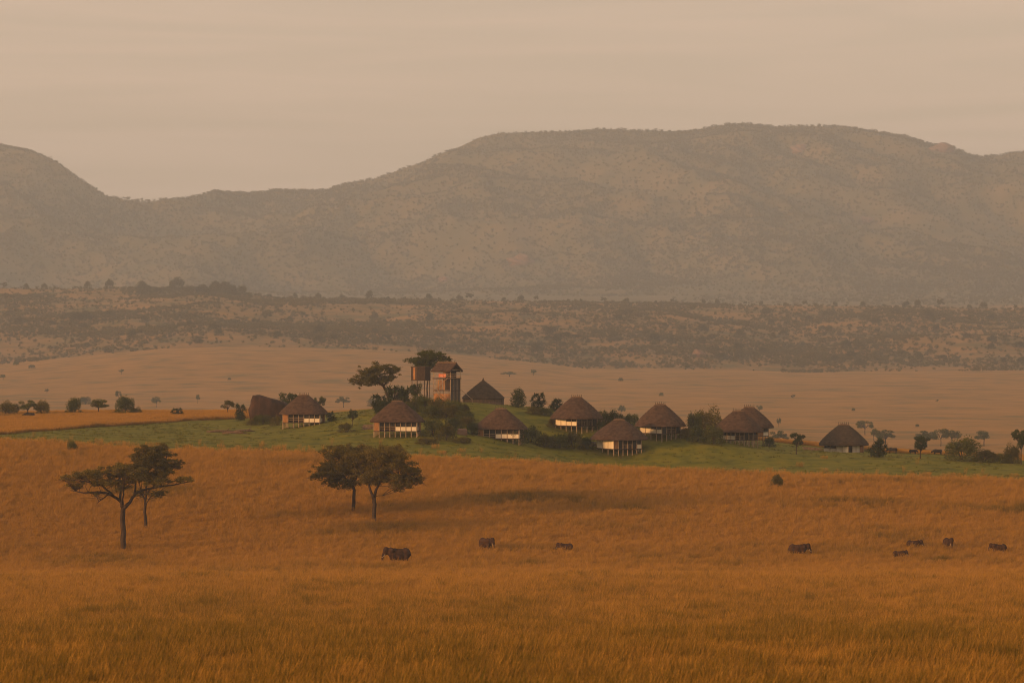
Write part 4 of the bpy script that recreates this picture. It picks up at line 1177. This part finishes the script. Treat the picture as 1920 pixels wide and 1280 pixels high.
# ------------------------------------------------------------------ animals
def blob_mesh(name, ells, chains, voxel, mat):
    bm = bmesh.new()
    for (c, r) in ells:
        bmesh.ops.create_uvsphere(bm, u_segments=20, v_segments=12, radius=1.0, matrix=Matrix.Translation(c) @ Matrix.Diagonal((*r, 1)))
    for ch in chains:
        for i, (c, r) in enumerate(ch):
            bmesh.ops.create_uvsphere(bm, u_segments=12, v_segments=8, radius=r, matrix=Matrix.Translation(c))
            if i:
                a, ra = ch[i - 1]
                a_, b_ = Vector(a), Vector(c); d = b_ - a_
                bmesh.ops.create_cone(bm, cap_ends=True, segments=12, radius1=ra, radius2=r, depth=d.length,
                                      matrix=Matrix.Translation((a_ + b_) / 2) @ d.to_track_quat('Z', 'Y').to_matrix().to_4x4())
    me = bpy.data.meshes.new(name + '_raw'); bm.to_mesh(me); bm.free()
    o = bpy.data.objects.new(name + '_tmp', me); col.objects.link(o)
    rm = o.modifiers.new('r', 'REMESH'); rm.mode = 'VOXEL'; rm.voxel_size = voxel
    sm = o.modifiers.new('s', 'SMOOTH'); sm.iterations = 5; sm.factor = 0.5
    dg = bpy.context.evaluated_depsgraph_get()
    out = bpy.data.meshes.new_from_object(o.evaluated_get(dg)); out.name = name
    bpy.data.objects.remove(o)
    out.materials.clear(); out.materials.append(mat)
    out.polygons.foreach_set('use_smooth', [True] * len(out.polygons))
    return out

M['elephant'] = noise_mat('elephant_hide', [(0.03, 0.015, 0.009), (0.065, 0.034, 0.02)], 2.0, 6, 0.85, bump=0.03, bscale=9)
M['buffalo'] = noise_mat('buffalo_hide', [(0.012, 0.010, 0.009), (0.03, 0.023, 0.018)], 2.0, 5, 0.8)
M['ivory'] = noise_mat('ivory', [(0.36, 0.28, 0.18), (0.45, 0.36, 0.25)], 2.0, 3, 0.5)
M['horn'] = noise_mat('horn', [(0.05, 0.04, 0.03), (0.09, 0.075, 0.06)], 3.0, 3, 0.6)

ele_body = blob_mesh('elephant_body',
    [((0.75, 0, 2.08), (0.95, .74, .92)), ((-.1, 0, 1.98), (1.2, .86, .93)), ((-1.0, 0, 2.12), (.85, .74, .92)), ((1.42, 0, 2.42), (.6, .5, .62)), ((1.98, 0, 2.6), (.55, .48, .6)), ((2.05, 0, 2.88), (.38, .42, .34)), ((2.2, 0, 2.3), (.36, .34, .42))],
    [[((2.3, 0, 2.25), .30), ((2.52, 0, 1.85), .22), ((2.62, 0, 1.3), .165), ((2.58, 0, .75), .125), ((2.7, 0, .4), .095)],
     [((.95, .42, 1.7), .34), ((.98, .42, .95), .26), ((.95, .42, .12), .28)], [((1.1, -.42, 1.7), .34), ((1.22, -.42, .95), .26), ((1.2, -.42, .12), .28)],
     [((-1.1, .42, 1.75), .44), ((-1.05, .42, 1.0), .29), ((-1.2, .42, .12), .28)], [((-1.1, -.42, 1.75), .44), ((-.9, -.42, 1.0), .29), ((-1.0, -.42, .12), .28)],
     [((-1.75, 0, 2.3), .09), ((-1.95, 0, 1.7), .06), ((-1.98, 0, 1.15), .05)]], 0.07, M['elephant'])
def ear_mesh(side):
    V, Fc = [], []
    out = [(0, 0), (-.15, .38), (-.5, .55), (-.85, .42), (-.98, .05), (-.85, -.4), (-.55, -.75), (-.28, -.85), (-.1, -.5)]
    for th in (0, 0.05):
        V.append((-.4, side * (th + .10), -.05))
        for (x, z) in out: V.append((x, side * (th + .28 * min(1, -x)), z))
    n = len(out)
    for k in range(n):
        a, b = 1 + k, 1 + (k + 1) % n
        Fc += [(0, a, b), (n + 1, n + 1 + b, n + 1 + a), (a, n + 1 + a, n + 1 + b, b)]
    return mesh_np('ear', V, Fc, M['elephant'], True)
ears = [ear_mesh(1), ear_mesh(-1)]
def tusk_mesh(s_):
    V, Fc = tube([(2.2, .22 * s_, 2.1), (2.45, .3 * s_, 1.72), (2.68, .3 * s_, 1.58), (2.85, .27 * s_, 1.64)], [.055, .045, .032, .012], 8)
    return mesh_np('tusk', V, Fc, M['ivory'], True)
tusks = [tusk_mesh(1), tusk_mesh(-1)]
def elephant(px, s, top_py, rz, scale, label):
    """top_py: photo row of the highest point; the animal stands on the ground"""
    # stand it where its back shows at that photo row, keeping its size in the photo
    k0 = scale * s
    ss = np.linspace(9.6, 15.5, 240)
    tops = [597 + (CAMZ - z1((px - 960) / q_, F / q_)) * q_ - 3.12 * k0 for q_ in ss]
    s = float(ss[int(np.argmin(np.abs(np.array(tops) - top_py)))]); scale = k0 / s
    p = at_dist(px, s)
    root = root_at('elephant', p, rz); root.scale = (scale,) * 3
    tag(root, label, 'elephant', 'elephants in the tall grass')
    link('body', ele_body, root)
    for i, sd in ((0, 1), (1, -1)):
        link('ear', ears[i], root, (1.75, sd * .42, 2.55)); link('tusk', tusks[i], root)
    print('elephant', px, round(s, 2), round(scale, 2))
for a in ((748, 11.3, 1025, R(188), 1.06, 'largest elephant, standing sideways nearest to the V-trunked tree'),
          (911, 10.95, 1007, R(-50), 0.86, 'elephant turned half away in the grass between the largest one and a small dark one'),
          (1061, 11.0, 1017, R(175), 0.66, 'small dark elephant low in the grass, between the half-turned one and the reddish tusker'),
          (1496, 11.1, 1018, R(-8), 0.86, 'big reddish elephant with pale tusks, standing sideways'),
          (1713, 10.85, 1012, R(-12), 0.66, 'long-backed elephant just behind the lowest one'),
          (1686, 11.15, 1031, R(5), 0.60, 'lowest elephant, little more than its back above the grass'),
          (1778, 10.75, 1007, R(-78), 0.86, 'elephant seen end-on, between the long-backed one and the last of the herd'),
          (1874, 10.9, 1019, R(172), 0.70, 'reddish-brown elephant with lowered head, last of the herd')):
    elephant(*a)

buf_body = blob_mesh('buffalo_body', [((.45, 0, 1.12), (.62, .36, .46)), ((-.3, 0, 1.08), (.75, .38, .42)), ((-.8, 0, 1.12), (.4, .34, .38)), ((1.05, 0, 1.1), (.34, .22, .28)), ((1.4, 0, .92), (.3, .16, .2))],
    [[((.65, .2, .9), .16), ((.67, .2, .45), .09), ((.65, .2, .06), .09)], [((.72, -.2, .9), .16), ((.8, -.2, .45), .09), ((.78, -.2, .06), .09)],
     [((-.85, .2, .95), .2), ((-.92, .2, .5), .1), ((-.88, .2, .06), .09)], [((-.8, -.2, .95), .2), ((-.78, -.2, .5), .1), ((-.72, -.2, .06), .09)], [((-1.15, 0, 1.25), .05), ((-1.25, 0, .7), .03)], [((1.4, 0, .95), .17), ((1.62, 0, .7), .11)]], 0.045, M['buffalo'])
def horn_mesh(s_):
    V, Fc = tube([(1.35, .06 * s_, 1.1), (1.33, .32 * s_, 1.05), (1.36, .5 * s_, 1.12), (1.38, .48 * s_, 1.32)], [.08, .07, .05, .015], 7)
    return mesh_np('horn', V, Fc, M['horn'], True)
horns = [horn_mesh(1), horn_mesh(-1)]
for px, s, rz, sc, lb in ((1674, 8.0, R(160), .95, 'black buffalo on the lawn farthest from the tree, nearest the end hut'), (1712, 7.85, R(10), .8, 'black buffalo half hidden by the lone dark tree trunk on the lawn edge'), (1758, 7.85, R(185), .95, 'black buffalo on the lawn between the lone dark tree and the domed bush')):
    root = root_at('buffalo', at_dist(px, s), rz); root.scale = (sc,) * 3
    tag(root, lb, 'buffalo', 'buffalo grazing on the lawn')
    link('body', buf_body, root)
    for h_ in horns: link('horn', h_, root)
root = root_at('buffalo', at_dist(55, 7.3), R(175)); root.scale = (1.15,) * 3
tag(root, 'single dark buffalo in the orange grass strip of the orange grass rise', 'buffalo')
link('body', buf_body, root)
for h_ in horns: link('horn', h_, root)

# ------------------------------------------------------------------ haze: a closed box of even air
HZ = 1.0e-4
hm = new_mat('haze_air')
n, l = hm.node_tree.nodes, hm.node_tree.links
ho = n.new('ShaderNodeOutputMaterial'); hv = n.new('ShaderNodeVolumePrincipled')
hv.inputs['Color'].default_value = (0.665, 0.816, 1.0, 1)
hv.inputs['Density'].default_value = HZ
hv.inputs['Anisotropy'].default_value = 0.15
l.new(hv.outputs[0], ho.inputs['Volume'])
bm = bmesh.new(); bmesh.ops.create_cube(bm, size=1.0)
me = bpy.data.meshes.new('haze'); bm.to_mesh(me); bm.free(); me.materials.append(hm)
hz = link('haze', me, None, (0, (-600 + 11700) / 2, (-70 + 640) / 2), (0, 0, 0), (11000, 12300, 710))
tag(hz, 'pale warm evening haze filling the whole valley', 'haze', kind='stuff')
